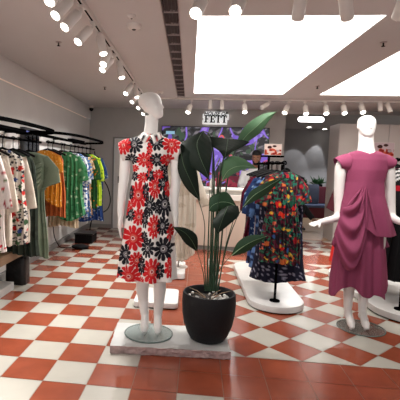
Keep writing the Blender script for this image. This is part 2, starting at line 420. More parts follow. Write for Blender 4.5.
# pill light
c = un(311, 118, Y=9.3)
t = thing('pill_light', (c[0], c[1], c[2]), 'glowing white pill-shaped hanging light with a dark rim at the opening', 'light')
def pill(x, z, hw, r, n=12): return [(x+hw-r+r*math.cos(a), z+r*math.sin(a)) for a in np.linspace(-PI/2, PI/2, n)]+[(x-hw+r+r*math.cos(a), z+r*math.sin(a)) for a in np.linspace(PI/2, 3*PI/2, n)]
for nm, hw, r, ya, yb, m_ in (('rim', .285, .075, 9.3, 9.35, 'black metal'), ('diffuser', .272, .058, 9.29, 9.2995, 'pill light')):
    P = pill(c[0], c[2]-.03, hw, r); n = len(P); q = MB()
    q.add([(a, ya, b) for a, b in P]+[(a, yb, b) for a, b in P], [tuple(range(n)), tuple(range(2*n-1, n-1, -1))]+[(i, n+i, n+(i+1) % n, (i+1) % n) for i in range(n)]); obj(nm, q, m_, t)
for dx in (-.2, .2):
    q = MB(); q.cyl((c[0]+dx, 9.325, c[2]+.045), (c[0]+dx, 9.325, 2.56), .004, n=6); obj('suspension_wire', q, 'black metal', t)

# ceiling fittings
def sprinkler(x, y, w_):
    t = thing('sprinkler', (x, y, ZC-.05), w_, 'sprinkler', 'ceiling sprinklers')
    q = MB(); q.lathe((x, y, ZC-.008), [(.03, .0075), (.03, .002), (.012, 0)], 16); obj('flange', q, 'vent metal', t)
    q = MB(); q.cyl((x, y, ZC-.008), (x, y, ZC-.035), .007, n=8); q.cyl((x, y, ZC-.036), (x, y, ZC-.039), .017, n=12); obj('nozzle', q, 'black metal', t)
sprinkler(-1.32, 4.08, 'small ceiling sprinkler left of the near left spotlights'); sprinkler(-1.35, 6.45, 'small ceiling sprinkler farther back, above the left rack')
sprinkler(1.70, 4.07, 'ceiling sprinkler between the two light panels, nearer one'); sprinkler(1.74, 6.18, 'ceiling sprinkler between the two light panels, farther one')
for x, y, s, w_ in ((-.51, 3.58, 1.1, 'round white smoke detector in the ceiling left of the vent'), (-.5, 3.36, .6, 'small ceiling sensor just behind the smoke detector'), (-.52, 6.8, .9, 'ceiling detector above the head of the left mannequin')):
    t = thing('smoke_detector', (x, y, ZC-.04), w_, 'smoke detector', 'round ceiling detectors')
    q = MB(); q.lathe((x, y, ZC-.03*s), [(.03*s, -.008), (.045*s, 0), (.055*s, .012*s), (.055*s, .0295*s)], 24); obj('housing', q, 'white metal', t, smooth=40)
    q = MB(); q.lathe((x, y, ZC-.035*s), [(.012*s, -.008), (.02*s, 0)], 12); obj('sensor', q, 'vent dark', t)
t = thing('security_camera', (XL+.09, 8.55, 2.45), 'small white dome security camera in the far left ceiling corner', 'camera')
q = MB(); q.cyl((XL+.09, 8.55, 2.56), (XL+.09, 8.55, 2.50), .04); obj('mount', q, 'white metal', t)
q = MB(); q.ell((XL+.09, 8.55, 2.49), (.045, .045, .045)); obj('dome', q, 'black plastic', t, smooth=60)

# ================================================================= PATTERNS (numpy, per-vertex colour)
def vnoise(x, y, seed=0):
    rs = np.random.RandomState(seed); tb = rs.rand(64, 64)
    xi = np.floor(x).astype(int); yi = np.floor(y).astype(int); fx = x-xi; fy = y-yi
    fx = fx*fx*(3-2*fx); fy = fy*fy*(3-2*fy)
    g = lambda a, b: tb[a % 64, b % 64]
    return (g(xi, yi)*(1-fx)+g(xi+1, yi)*fx)*(1-fy)+(g(xi, yi+1)*(1-fx)+g(xi+1, yi+1)*fx)*fy
def cells(x, y, seed=0, jit=.8):
    """nearest jittered seed: returns dist, dx, dy, 3 random numbers"""
    rs = np.random.RandomState(seed); tb = rs.rand(64, 64, 5)
    xi = np.floor(x).astype(int); yi = np.floor(y).astype(int)
    best = np.full(x.shape, 1e9); DX = np.zeros_like(x); DY = np.zeros_like(x); R = np.zeros(x.shape+(3,))
    for a in (-1, 0, 1):
        for b in (-1, 0, 1):
            h = tb[(xi+a) % 64, (yi+b) % 64]
            dx = x-(xi+a+.5+(h[..., 0]-.5)*jit); dy = y-(yi+b+.5+(h[..., 1]-.5)*jit); d = np.hypot(dx, dy)
            k = d < best; best = np.where(k, d, best); DX = np.where(k, dx, DX); DY = np.where(k, dy, DY); R[k] = h[k][:, 2:]
    return best, DX, DY, R
def blobs(x, y, base, cols, cell, seed, size=.42, petals=0, prob=1.0, base2=None):
    c = np.tile(np.array(base, float), (len(x), 1))
    if base2 is not None:
        n = vnoise(x/cell*1.3, y/cell*1.3, seed+9); c[n > .55] = base2
    d, dx, dy, R = cells(x/cell, y/cell, seed)
    th = np.arctan2(dy, dx); rad = size*(.65+.7*R[:, 1])
    if petals: rad = rad*(.62+.38*np.abs(np.cos(petals*th/2+R[:, 2]*6)))
    k = (d < rad) & (R[:, 0] < prob)
    idx = np.minimum((R[:, 2]*len(cols)).astype(int), len(cols)-1)
    C = np.array(cols, float)[idx]; c[k] = C[k]
    return c
def mixpat(c, x, y, cols, cell, seed, **kw):
    d = blobs(x, y, (-1, -1, -1), cols, cell, seed, **kw); k = d[:, 0] >= 0; c[k] = d[k]; return c

# ================================================================= BACK WALL: artwork, sign, counter
def grid_xz(x0, x1, z0, z1, y, nx, nz, th=.03):
    q = MB(); V = []
    for j in range(nz+1):
        for i in range(nx+1): V.append((lerp(x0, x1, i/nx), y, lerp(z0, z1, j/nz)))
    F = [(j*(nx+1)+i, j*(nx+1)+i+1, (j+1)*(nx+1)+i+1, (j+1)*(nx+1)+i) for j in range(nz) for i in range(nx)]
    q.add(V, F); return q
AX0, AX1, AZ0, AZ1 = -.60, 1.57, .98, 2.185
t = thing('wall_picture', ((AX0+AX1)/2, YB-.05, AZ0), 'wide glowing picture of purple flowers and dark foliage on the back wall', 'picture')
q = MB(); q.box((AX0-.012, YB-.05, AZ0-.012), (AX1+.012, YB-.002, AZ1+.012)); obj('frame', q, 'black metal', t)
q = grid_xz(AX0, AX1, AZ0, AZ1, YB-.052, 260, 150); P = np.array(q.v); x, z = P[:, 0], P[:, 2]
wx = x+.12*(vnoise(x*5, z*5, 3)-.5); wz = z+.12*(vnoise(x*5, z*5, 4)-.5)
c = np.tile(np.array([44., 44, 50]), (len(x), 1))
st = vnoise(wx*6+wz*9, wz*26-wx*14, 5); c[st > .62] = (92, 92, 100); c[st > .78] = (128, 124, 132); c[(st < .3)] = (22, 24, 26)
st2 = vnoise(wx*22+wz*12, wz*5-wx*5, 8); c[st2 > .74] = (60, 84, 66)
rid = np.abs(vnoise(wx*4.2+2, wz*4.2+7, 12)-.5); c[rid < .045] = (122, 92, 204); c[rid < .018] = (160, 130, 235)
# large purple petals at the middle
for (cx, cz, rx, rz, an) in ((.40, 1.42, .13, .34, -.25), (.62, 1.62, .10, .26, .5), (.14, 1.25, .10, .26, -.1), (-.12, 1.35, .10, .2, .5), (1.15, 1.95, .30, .06, .25), (.95, 2.0, .14, .05, -.5), (1.45, 1.6, .08, .1, 0), (1.3, 1.35, .12, .1, .4)):
    dx, dz = wx-cx, wz-cz; a = dx*math.cos(an)+dz*math.sin(an); b = -dx*math.sin(an)+dz*math.cos(an)
    e = (a/rx)**2+(b/rz)**2; k = e < 1; c[k] = (124, 96, 208); k = (e < 1) & (vnoise(a*30, b*8, 14) > .6); c[k] = (160, 140, 236)
k = (z < 1.2) & (vnoise(wx*9, wz*14, 21) > .42) & (x > .5); c[k] = (104, 26, 48)
k = (z < 1.28) & (vnoise(wx*14, wz*14, 22) > .66) & (x > .3); c[k] = (150, 50, 70)
for (cx, cz, r) in ((.63, 2.02, .055), (.86, 1.62, .03), (1.5, 1.5, .04)):
    d = np.hypot(wx-cx, wz-cz); c[(d < r)] = (224, 96, 84); c[d < r*.45] = (120, 90, 190)
k = (x > -.52) & (x < -.34) & (z > 2.03) & (z < 2.09); c[k] = (150, 200, 224)
obj('print', q, 'art light', t, cols=c)
# counter
t = thing('reception_counter', (.9, 7.2, 0), 'white reception counter with recessed beige front behind the potted plant', 'counter')
q = MB(); q.box((-.62, 6.93, .07), (1.56, 7.45, .84)); obj('front_panel', q, 'counter front', t)
for k in range(1, 4):
    q = MB(); q.box((-.62+.63*k, 6.926, .07), (-.615+.63*k, 6.9295, .84)); obj('seam', q, 'grey skirting', t)
q = MB(); q.box((-.66, 6.84, .842), (1.6, 7.5, .935)); obj('counter_ledge', q, 'white lacquer', t, bevel=.006)
q = MB(); q.box((-.60, 7.0, .937), (1.54, 7.46, 1.0)); q.box((-.66, 6.9, 1.002), (1.6, 7.5, 1.03)); obj('worktop', q, 'white lacquer', t, bevel=.004)
q = MB(); q.box((-.6, 6.95, .0), (1.54, 7.4, .068)); obj('plinth', q, 'grey skirting', t)
t = thing('soap_bottle', (.385, 7.0, 1.031), 'small white pump bottle standing on the counter beside the big leaf', 'bottle')
q = MB(); q.lathe((.385, 7.0, 1.031), [(.04, 0), (.047, .01), (.047, .11), (.03, .15), (.015, .17), (.015, .19)], 18); obj('body', q, 'white lacquer', t, smooth=40)
q = MB(); q.cyl((.385, 7.0, 1.2205), (.385, 7.0, 1.25), .012); q.cyl((.385, 7.0, 1.25), (.385, 6.95, 1.25), .009); q.ell((.385, 7, 1.255), (.03, .02, .015)); obj('pump', q, 'white lacquer', t)
q = MB(); q.box((.05, 6.92, 1.031), (.33, 7.2, 1.038)); q.box((.07, 6.94, 1.038), (.30, 7.17, 1.045)); obj('paper_stack', q, 'white shirt', None, label='flat stack of white papers on the counter left of the pump bottle', cat='paper')

# shop sign: HOUSE OF over FETT
SG = un(215.5, 118, Y=8.7); sx, sz = SG[0], SG[2]
def slab(polys, y0, y1):
    q = MB()
    for P in polys:
        n = len(P); q.add([(a, y0, b) for a, b in P]+[(a, y1, b) for a, b in P], [tuple(range(n)), tuple(range(2*n-1, n-1, -1))]+[(i, n+i, n+(i+1) % n, (i+1) % n) for i in range(n)])
    return q
def R(x0, z0, x1, z1): return [(x0, z0), (x1, z0), (x1, z1), (x0, z1)]
def letF(): return [R(.0, 0, .085, .02), R(.022, .02, .062, .15), R(0, .15, .125, .172), R(.105, .118, .125, .15), R(.062, .075, .095, .093), R(.088, .062, .1, .106)]
def letE(): return [R(0, 0, .125, .022), R(.022, .022, .062, .15), R(0, .15, .125, .172), R(.105, .118, .125, .15), R(.105, .022, .125, .056), R(.062, .076, .095, .094), R(.088, .062, .1, .108)]
def letT(): return [R(.032, 0, .103, .02), R(.048, .02, .088, .15), R(0, .15, .135, .172), R(0, .112, .018, .15), R(.117, .112, .135, .15)]
def place(ps, dx, dz, s=1.): return [[(sx+(dx+a*s)*.86, sz+.02+(dz+b*s)*.86) for a, b in P] for P in ps]
t = thing('shop_sign', (sx, 8.75, sz-.14), 'black lettered shop sign with thick white outline high on the back wall', 'sign')
K = 1.0; x0 = -.265
L4 = [('F', letF, x0), ('E', letE, x0+.13), ('T', letT, x0+.265), ('T', letT, x0+.405)]
def grow(ps, g):
    out = []
    for P in ps:
        xs_ = [p[0] for p in P]; zs_ = [p[1] for p in P]; out.append(R(min(xs_)-g, min(zs_)-g, max(xs_)+g, max(zs_)+g))
    return out
bk = []
for nm, fn, dx in L4: bk += grow(place(fn(), dx, -.13), .03)
yb = 8.74
allb = MB()
for i, P in enumerate(bk):
    s_ = slab([P], yb+.0002*i, YB-.001); allb.add(s_.v, s_.f)
allb2 = slab([R(sx-.215, sz+.05, sx+.205, sz+.135)], yb+.01, YB-.001); allb.add(allb2.v, allb2.f)
obj('backing', allb, 'sign white', t)
for nm, fn, dx in L4: obj('letter', slab(place(fn(), dx, -.13), yb-.025, yb-.001), 'sign black', t, label='black serif letter '+nm)
cu = bpy.data.curves.new('txt', 'FONT'); cu.body = 'HOUSE OF'; cu.size = .098; cu.extrude = .008; cu.align_x = 'CENTER'; cu.shear = .25; cu.offset = .0025
to = bpy.data.objects.new('txt', cu); COL.objects.link(to); bpy.context.view_layer.update()
me = bpy.data.meshes.new_from_object(to.evaluated_get(bpy.context.evaluated_depsgraph_get()))
q = MB(); q.add([(sx+v.co.x, yb-.012-v.co.z, sz+.058+v.co.y) for v in me.vertices], [tuple(p.vertices) for p in me.polygons])
bpy.data.objects.remove(to); obj('small_lettering', q, 'sign black', t, label='small black slanted words HOUSE OF')
q = MB(); q.box((sx+.02, yb-.01, sz+.135), (sx+.12, YB-.001, sz+.15)); obj('ornament', q, 'sign black', t)

# T stand with small picture
t = thing('display_stand', (1.42, 7.62, 0), 'black T-shaped display stand behind the floral rack holding a small picture', 'stand')
q = MB(); q.cyl((1.42, 7.75, .015), (1.42, 7.75, 1.585), .018); obj('pole', q, 'black metal', t)
q = MB(); q.cyl((1.42, 7.75, 0), (1.42, 7.75, .014), .15, n=28); obj('base', q, 'black metal', t)
q = MB(); q.box((1.29, 7.65, 1.586), (1.66, 7.85, 1.615)); obj('shelf', q, 'black metal', t)
def picture(x0, x1, z0, z1, y, label, seed, base=(226, 206, 200), dz=.02):
    t = thing('small_picture', ((x0+x1)/2, y, z0), label, 'picture')
    q = MB(); q.box((x0, y, z0), (x1, y+.02, z1)); obj('board', q, 'white lacquer', t)
    q = grid_xz(x0+.004, x1-.004, z0+.004, z1-.004, y-.001, 60, 40); P = np.array(q.v); u = (P[:, 0]-x0)/(x1-x0); v = (P[:, 2]-z0)/(z1-z0)
    c = np.tile(np.array(base, float), (len(u), 1)); n = vnoise(u*9, v*7, seed)
    k = (v < .62-.5*np.abs(u-.45)) & (n > .35); c[k] = (206, 92, 66); k = (v < .5) & (n > .62); c[k] = (150, 40, 40)
    k = (np.hypot(u-.3, v-.7) < .13) | (np.hypot(u-.58, (v-.8)*1.3) < .12); c[k] = (70, 40, 38)
    k = (np.hypot(u-.78, v-.4) < .1); c[k] = (178, 160, 164)
    obj('print', q, 'cloth', t, cols=c)
picture(1.32, 1.62, 1.621, 1.82, 7.70, 'small pinkish picture standing on the black T-shaped stand', 31)
picture(3.43, 3.80, 1.67, 1.93, 8.285, 'small pale picture fixed on the tall cupboards beside the plum mannequin neck', 33, (206, 186, 192))

# ================================================================= BODIES
def voxel(mb, name, matname, parent=None, vox=.006, it=3, **kw):
    me = bpy.data.meshes.new('tmp'); me.from_pydata(mb.v, [], mb.f)
    o = bpy.data.objects.new('tmp', me); COL.objects.link(o)
    r = o.modifiers.new('r', 'REMESH'); r.mode = 'VOXEL'; r.voxel_size = vox
    s = o.modifiers.new('s', 'SMOOTH'); s.iterations = it; s.factor = .5
    dg = bpy.context.evaluated_depsgraph_get(); ev = bpy.data.meshes.new_from_object(o.evaluated_get(dg))
    q = MB(); q.v = [tuple(v.co) for v in ev.vertices]; q.f = [tuple(p.vertices) for p in ev.polygons]; q.mi = [0]*len(q.f)
    bpy.data.objects.remove(o)
    return obj(name, q, matname, parent, smooth=80, **kw)
def head(mb, c, h, yaw, tilt=0., nose=1.0, wide=1.0, deep=1.0, jaw=0.):
    """c: chin-bottom centre over the neck; yaw 0 faces -Y, positive turns to +X"""
    tab = [(-.04, .16, .03, .03), (.0, .20, .10, .10), (.06, .19, .17, .165), (.15, .15, .24, .22), (.28, .09, .31, .265), (.42, .05, .36, .295), (.55, .02, .39, .31), (.68, -.0, .40, .31),
           (.8, -.02, .37, .285), (.89, -.02, .30, .235), (.95, -.02, .22, .17), (.985, -.02, .12, .095), (1.0, -.02, .03, .03)]
    ca, sa = math.cos(yaw), math.sin(yaw)
    def W(lx, ly, lz):     # ly forward
        ly = ly*deep-(.04 if deep > 1 else 0)+jaw*max(0., .6-lz)
        ly2 = ly*math.cos(tilt)-lz*math.sin(tilt) if tilt else ly; lz2 = lz*math.cos(tilt)+ly*math.sin(tilt) if tilt else lz
        return (c[0]+h*(lx*ca+ly2*sa), c[1]+h*(lx*sa-ly2*ca), c[2]+h*lz2)
    R_ = []
    for z, yc, hd, hw in tab:
        R_.append([W(wide*hw*math.sin(a), yc+hd*math.cos(a)*(1 if math.cos(a) > 0 else 1.05), z) for a in np.linspace(0, 2*PI, 29)[:-1]])
    mb.rings(R_)
    # nose, brow, lips, chin
    def blob(p, r):
        RR = []
        for i in range(9):
            tt = max(.02, min(PI-.02, PI*i/8)); RR.append([W(p[0]+r[0]*math.sin(tt)*math.cos(a), p[1]+r[1]*math.sin(tt)*math.sin(a), p[2]-r[2]*math.cos(tt)) for a in np.linspace(0, 2*PI, 13)[:-1]])
        mb.rings(RR)
    blob((0, .41*1, .40), (.045, .07*nose, .055)); blob((0, .385, .47), (.03, .05*nose, .10))
    blob((0, .35, .235), (.085, .06, .022)); blob((0, .345, .20), (.07, .055, .02)); blob((0, .30, .08), (.09, .08, .06))
    blob((-.12, .33, .585), (.09, .06, .03)); blob((.12, .33, .585), (.09, .06, .03))
    blob((-.16, .27, .38), (.09, .08, .07)); blob((.16, .27, .38), (.09, .08, .07))
    for s in (-1, 1): blob((s*.31*wide, -.01, .45), (.025, .06, .10))
    return W
def hand(mb, w, d, n, side, L=.17, spread=.18, curl=.25):
    """w wrist point, d pointing direction, n palm normal (palm side), side: thumb direction sign along cross"""
    w, d, n = [np.array(a, float) for a in (w, d, n)]; d /= np.linalg.norm(d); n = n-d*np.dot(n, d); n /= np.linalg.norm(n); s = np.cross(d, n)*side
    pl = L*.5
    R_ = []
    for t_, hw, ht in ((-.02, .024, .018), (.0, .025, .017), (.3, .034, .016), (.7, .040, .015), (1.0, .038, .012), (1.06, .03, .007)):
        cc = w+d*pl*t_; R_.append([cc+s*hw*L/.17*math.cos(a)+n*ht*L/.17*math.sin(a) for a in np.linspace(0, 2*PI, 17)[:-1]])
    mb.rings(R_)
    for k, (off, ln) in enumerate(((.030, .42), (.0105, .47), (-.0095, .44), (-.028, .35))):
        ang = spread*(.5-k/3.0)*.7; dd = d*math.cos(ang)+s*math.sin(ang); p = w+d*pl*.88+s*off*L/.17; path = [p]; cur = dd
        for j in range(3):
            cr = curl*(.6+.5*j); cur = dd*math.cos(cr)+n*math.sin(cr); p = p+cur*ln*L/3.0*1.05; path.append(p)
        mb.tube(path, [.0098*L/.17, .009*L/.17, .0082*L/.17, .006*L/.17], 8)
    p = w+d*pl*.22+s*.022*L/.17; a1 = d*.75+s*.62+n*.25; a1 /= np.linalg.norm(a1); a2 = d*.92+s*.3+n*.3; a2 /= np.linalg.norm(a2)
    mb.tube([p, p+a1*L*.2, p+a1*L*.2+a2*L*.17, p+a1*L*.2+a2*L*.27], [.013*L/.17, .0115*L/.17, .0095*L/.17, .006*L/.17], 8)
def limb(mb, pts, rads, n=14, sub=6):
    """smooth tapered limb through the joints"""
    P = [np.array(p, float) for p in pts]; out = []; rr = []
    for i in range(len(P)-1):
        p0 = P[max(i-1, 0)]; p1 = P[i]; p2 = P[i+1]; p3 = P[min(i+2, len(P)-1)]
        for k in range(sub):
            t_ = k/sub; q = .5*((2*p1)+(-p0+p2)*t_+(2*p0-5*p1+4*p2-p3)*t_**2+(-p0+3*p1-3*p2+p3)*t_**3); out.append(q); rr.append(lerp(rads[i], rads[i+1], t_))
    out.append(P[-1]); rr.append(rads[-1]); mb.tube(out, rr, n)
def torso(mb, rows, yaw=0.):
    """rows (cx,cy,z,hw,hd) ascending"""
    ca, sa = math.cos(yaw), math.sin(yaw)
    mb.rings([[(cx+ca*hw*math.cos(a)+sa*hd*math.sin(a), cy+sa*hw*math.cos(a)-ca*hd*math.sin(a), z) for a in np.linspace(0, 2*PI, 33)[:-1]] for cx, cy, z, hw, hd in rows])
def foot(mb, ankle, toe, r=1.0, heel=True):
    a, t_ = np.array(ankle, float), np.array(toe, float)
    limb(mb, [a+[0, 0, .02], lerp(a, t_, .35)+[0, 0, .012], lerp(a, t_, .72)+[0, 0, .004], t_], [.032*r, .034*r, .036*r, .017*r], 12)
    d = (t_-a)*[1, 1, 0]; d /= np.linalg.norm(d)+1e-9
    mb.ell(a-d*.018+[0, 0, -.028], (.026*r, .03*r, .034*r))

# ---- stone plinth
t_ = -.0
PLZ = .062
def rough_slab():
    c0 = np.array(un(110, 345.5, Z=PLZ)[:2]); c1 = np.array(un(231, 352, Z=PLZ)[:2]); d = (c1-c0)/np.linalg.norm(c1-c0); n = np.array([-d[1], d[0]]); Ln = np.linalg.norm(c1-c0); W_ = .45
    q = MB(); nx, ny = 90, 30
    def edge(u, v, z):
        j = .012*noise.noise(Vector((u*14, v*14, z*40)))+.006*noise.noise(Vector((u*50, v*50, z*90)))
        return j
    per = [(u, 0, 0, -1) for u in np.linspace(0, Ln, nx)]+[(Ln, v, 1, 0) for v in np.linspace(0, W_, ny)]+[(u, W_, 0, 1) for u in np.linspace(Ln, 0, nx)]+[(0, v, -1, 0) for v in np.linspace(W_, 0, ny)]
    R_ = []
    for z in (0.002, .012, .024, .036, .048, .058, PLZ):
        r = []
        for u, v, a, b in per:
            e = edge(u, v, z)*(.3 if z > .06 else 1)-.004*(z < .01)
            p = c0+d*(u+a*e)+n*(v+b*e); r.append((p[0], p[1], z))
        R_.append(r)
    q.cur = 1; q.rings(R_, caps=False); n_ = len(per); q.cur = 0
    q.f.append(tuple(range((len(R_)-1)*n_, len(R_)*n_))); q.mi.append(0); q.f.append(tuple(range(n_-1, -1, -1))); q.mi.append(1)
    return obj('stone_plinth', q, ['stone top', 'stone edge'], None, label='low grey stone slab with rough-hewn front edge under left mannequin and potted plant', cat='plinth')
rough_slab()

def mannequin_base(cx, cy, z, r, label_parent, mname, rim):
    q = MB(); q.cyl((cx, cy, z+.001), (cx, cy, z+.010), r, n=64); b = obj('base_plate', q, mname, label_parent, label='round base plate')
    q = MB()
    R_ = []
    for k in range(64):
        a = 2*PI*k/64; R_.append([(cx+(r+.004*math.cos(b_))*math.cos(a), cy+(r+.004*math.cos(b_))*math.sin(a), z+.0055+.005*math.sin(b_)) for b_ in np.linspace(0, 2*PI, 9)[:-1]])
    n = 8; vs = [p for rr in R_ for p in rr]; q.add(vs, [(i*n+j, i*n+(j+1) % n, ((i+1) % 64)*n+(j+1) % n, ((i+1) % 64)*n+j) for i in range(64) for j in range(n)])
    obj('rim', q, rim, b)

# ---- left mannequin
Y1 = 3.2
U = lambda x, y, dy=0.: un(x, y, Y=Y1+dy)
MZ = PLZ
dc = (-.275, 3.19)
t1 = thing('mannequin', (dc[0], dc[1], MZ), 'white mannequin with head turned right, in the red and black flowered dress', 'mannequin')
mannequin_base(dc[0], dc[1], MZ, .188, t1, 'glass disc', 'glass rim')
b = MB()
ch = U(153, 118.2); hh = U(153, 92)[2]-ch[2]
head(b, (ch[0]-.022, Y1, ch[2]), hh, math.radians(68), nose=1.2, deep=1.22, jaw=.24)
nk = U(151.5, 122); sh = U(150, 141)
limb(b, [U(152, 116, .01), U(151.5, 124, .01), U(150.5, 134, .01), U(150.5, 141, .0)], [.052, .05, .054, .07], 20)
cz = lambda y: U(150, y)[2]; cxx = lambda y: U(150.5, y)[0]
torso(b, [(cxx(y), Y1+dy, cz(y), hw, hd) for y, hw, hd, dy in ((228, .05, .05, 0), (222, .13, .09, .01), (212, .165, .105, .01), (200, .165, .11, .01), (188, .145, .095, 0), (176, .115, .08, 0), (168, .112, .08, 0), (158, .135, .095, -.005), (150, .15, .10, -.005), (144, .165, .09, 0), (139, .155, .065, .005), (135.5, .08, .05, .008))])
# arms
for s, pts in ((-1, [U(131, 143), U(126.5, 152), U(124, 178, .0), U(121.5, 200, -.03), U(120.5, 216, -.06)]), (1, [U(171, 143), U(175, 152), U(176, 178), U(174.5, 200, -.02), U(175.5, 216, -.03)])):
    limb(b, pts, [.052, .047, .040, .032, .024], 14)
    dd = pts[-1]-pts[-2]
    if s < 0: hand(b, pts[-1], [-.04, -.05, -1], [1, .15, 0], -1, L=.19, curl=.2)
    else: hand(b, pts[-1], [.12, -.04, -1], [-1, .15, 0], 1, L=.19, curl=.3)
# legs
for s, kx, tx, ax in ((-1, 143.5, 145.5, 145), (1, 158.5, 158, 157.5)):
    tz = MZ+.012; ax0 = U(ax, 310)[0]; toe = (U(tx, 333)[0]+s*.004, 3.12, tz+.020); ank = (U(ax, 318)[0], 3.205, tz+.115)
    limb(b, [(-.30+s*.075, Y1, cz(216)), (-.30+s*.078, Y1-.01, cz(245)), (U(kx, 280)[0], Y1-.02, U(kx, 274)[2]), (U(kx+s*1.2, 288)[0], Y1+.012, U(kx, 290)[2]), ank], [.088, .075, .052, .050, .030], 16)
    foot(b, ank, toe, .95)
    b.cyl((toe[0], 3.15, MZ+.008), (toe[0], 3.15, tz+.02), .012)
voxel(b, 'body', 'mannequin white', t1, .0055, 3)

# ---- flowered dress
def dress(name, rows, nphi, nz, foldf, colf, parent=None, power=2.2, **kw):
    """rows (z,cx,cy,hw,hd) descending; open tube with thickness"""
    zs = np.linspace(rows[0][0], rows[-1][0], nz)
    tz = [r[0] for r in rows][::-1]; g = lambda k, z: np.interp(z, tz, [r[k] for r in rows][::-1])
    V = []; S = []
    A = np.linspace(0, 2*PI, nphi+1)[:-1]
    Ls = []
    for z in zs:
        cx, cy, hw, hd = [g(k, z) for k in (1, 2, 3, 4)]
        ca, sa = np.cos(A), np.sin(A)
        ex = np.sign(ca)*np.abs(ca)**(2/power); ey = np.sign(sa)*np.abs(sa)**(2/power)
        f = foldf(A, z) if foldf else 0
        X = cx+ex*(hw+f*.5); Yy = cy-ey*(hd+f)
        Ls.append(np.stack([X, Yy, np.full_like(X, z)], 1)); S.append(ex*hw*1.0)
    q = MB(); P = np.concatenate(Ls); F = []
    for i in range(nz-1):
        for j in range(nphi):
            k = (j+1) % nphi; F.append((i*nphi+j, (i+1)*nphi+j, (i+1)*nphi+k, i*nphi+k))
    q.v = [tuple(p) for p in P]; q.f = F; q.mi = [0]*len(F)
    s_ = np.concatenate(S); side = np.tile(np.sin(A), nz)
    cols = colf(s_, P[:, 2], side, P) if colf else None
    return q, cols
RED, BLK = (206, 34, 40), (26, 26, 34)
FL = [(136,145,7.5,7.5,1),(125,146,6.5,7.5,0),(157,143,7,7,1),(172,145,7.5,8,0),(146,160,7,6,0),(133,159,6,4.5,1),(158,160,6.5,5.5,1),(168,160,6,5,0),(147,139,3,4,0),(143,135.5,4,2.5,1),(155,133,4,3,1),(151,150,2.5,5,0),
 (141,194,8,11.5,0),(133,192,2.5,6,1),(156.4,186,5,10.5,0),(164,183,4,7,1),(166,203,6.5,11,1),(152,204,4.5,9,1),(142,215,5.5,7,0),(133,213,5,6,1),(127,209,4,6,0),(148,217,3,8,1),(169,188,3.5,7,0),(157,224,5,10,0),
 (138,235,9.5,10.5,0),(130,252,6.5,9,1),(142,256,5.5,7,0),(152,244,5.5,8.5,1),(165,224,5,8,1),(167,246,8,10,1),(125,230,4.5,6,0),(136,271,9.5,9,0),(157,266,7.5,11,0),(165,267,4,7,1),(172.5,264,3,9,0),(147,261,3.5,8,1),
 (123.5,269,3.5,5,1),(122,252,3,6,0),(172,231,3,7,0),(136,176,4,4,1),(145,177,5,4.5,0),(152,175,4,5,1),(160,174,5,4,0),(167,175,3.5,4,1),(129,184,3,5,1),(133,204,3,4,0),(148,233,3,4,1),(159,206,3,5,1),(136,168,4,3,0),(151,166,3,4,0),(165,168,4,3,1),(148,190,3,7,1),(121,272,4,4,0),(147,275,3,3,0)]
def flower_cols(s, z, side, P):
    k = 3.2/ (P[:, 1]*0+3.2)
    # front coordinates in the dress's own flat measure: px-like units of 7.8 mm
    u = (s+.305)/.00782; v = z/.00782
    c = np.tile(np.array([236., 231, 227]), (len(s), 1)); back = side < 0
    u = np.where(back, -u+2.0, u)
    c0u = 0
    for (x, y, rx, ry, col) in FL:
        w = U(x, y); uu = (w[0]-cxx(y)+.305)/.00782; vv = w[2]/.00782
        dx = (u-uu)/(rx*1.08); dz = (v-vv)/(ry*1.08); r = np.hypot(dx, dz)
        k = r < 1.15; 
        if not k.any(): continue
        th = np.arctan2(dz[k], dx[k]); n = 11 if rx > 4 else 8; ph = (x*7+y) % 6
        lobe = np.abs(np.cos(n*th/2+ph)); rr = r[k]
        edge = 1.05*(.60+.45*lobe**.5)
        inside = (rr < edge) & ~((lobe < .13) & (rr > .5)) & ~((rr < .16)) 
        shade = np.array(RED if col == 0 else BLK, float)
        cc = c[k]; cc[inside] = shade
        ring = inside & (rr < .34) & (np.abs(np.cos(n*th+1)) > .65); cc[ring] = (214, 120, 104) if col == 0 else (150, 146, 150)
        cc[rr < .12] = shade*.8
        c[k] = cc
    pl = (np.abs(s-.0) < .004) & (~back) & (v > U(150, 176)[2]/.00782); c[pl] = (202, 60, 60)
    return c
rows = []
for y, xl, xr, hd, dy in ((134.5, 144.5, 158, .062, .01), (136.5, 139.5, 163, .075, .01), (139.5, 130, 171, .088, .006), (143, 127.5, 173.5, .105, 0), (150, 129, 172.5, .118, -.004), (158, 131, 170.5, .118, -.004), (166, 133.5, 167.5, .105, 0), (172, 134, 167, .10, 0), (180, 132.5, 168, .11, 0),
                          (192, 130.5, 169.5, .128, .005), (210, 128, 171.5, .142, .005), (235, 124.5, 173, .155, .005), (258, 120.5, 174.5, .168, .005), (276.5, 118.5, 175.5, .178, .005)):
    a, c_ = U(xl, y), U(xr, y); rows.append(((a[2]+c_[2])/2, (a[0]+c_[0])/2, Y1+dy, (c_[0]-a[0])/2, hd))
zt, zb = rows[0][0], rows[-1][0]; zw = U(150, 172)[2]
def fold1(A, z):
    k = max(0, (zw-z)/(zw-zb)); return (.003+.022*k)*np.sin(9*A+.6+1.2*math.sin(z*2))*(k > 0)+.003*np.sin(26*A)*(abs(z-zw) < .05)
q, cols = dress('d', rows, 420, 380, fold1, flower_cols, power=2.25)
t_d = thing('flowered_dress', (dc[0], Y1, zb), 'white sleeveless shirt dress with large red and black flowers on left mannequin', 'dress')
sol = lambda th: (lambda o: (lambda m_: (setattr(m_, 'thickness', th), setattr(m_, 'offset', -1)))(o.modifiers.new('solidify', 'SOLIDIFY')))
obj('skirt_and_bodice', q, 'cloth', t_d, cols=cols, smooth=70, mods=sol(.003))
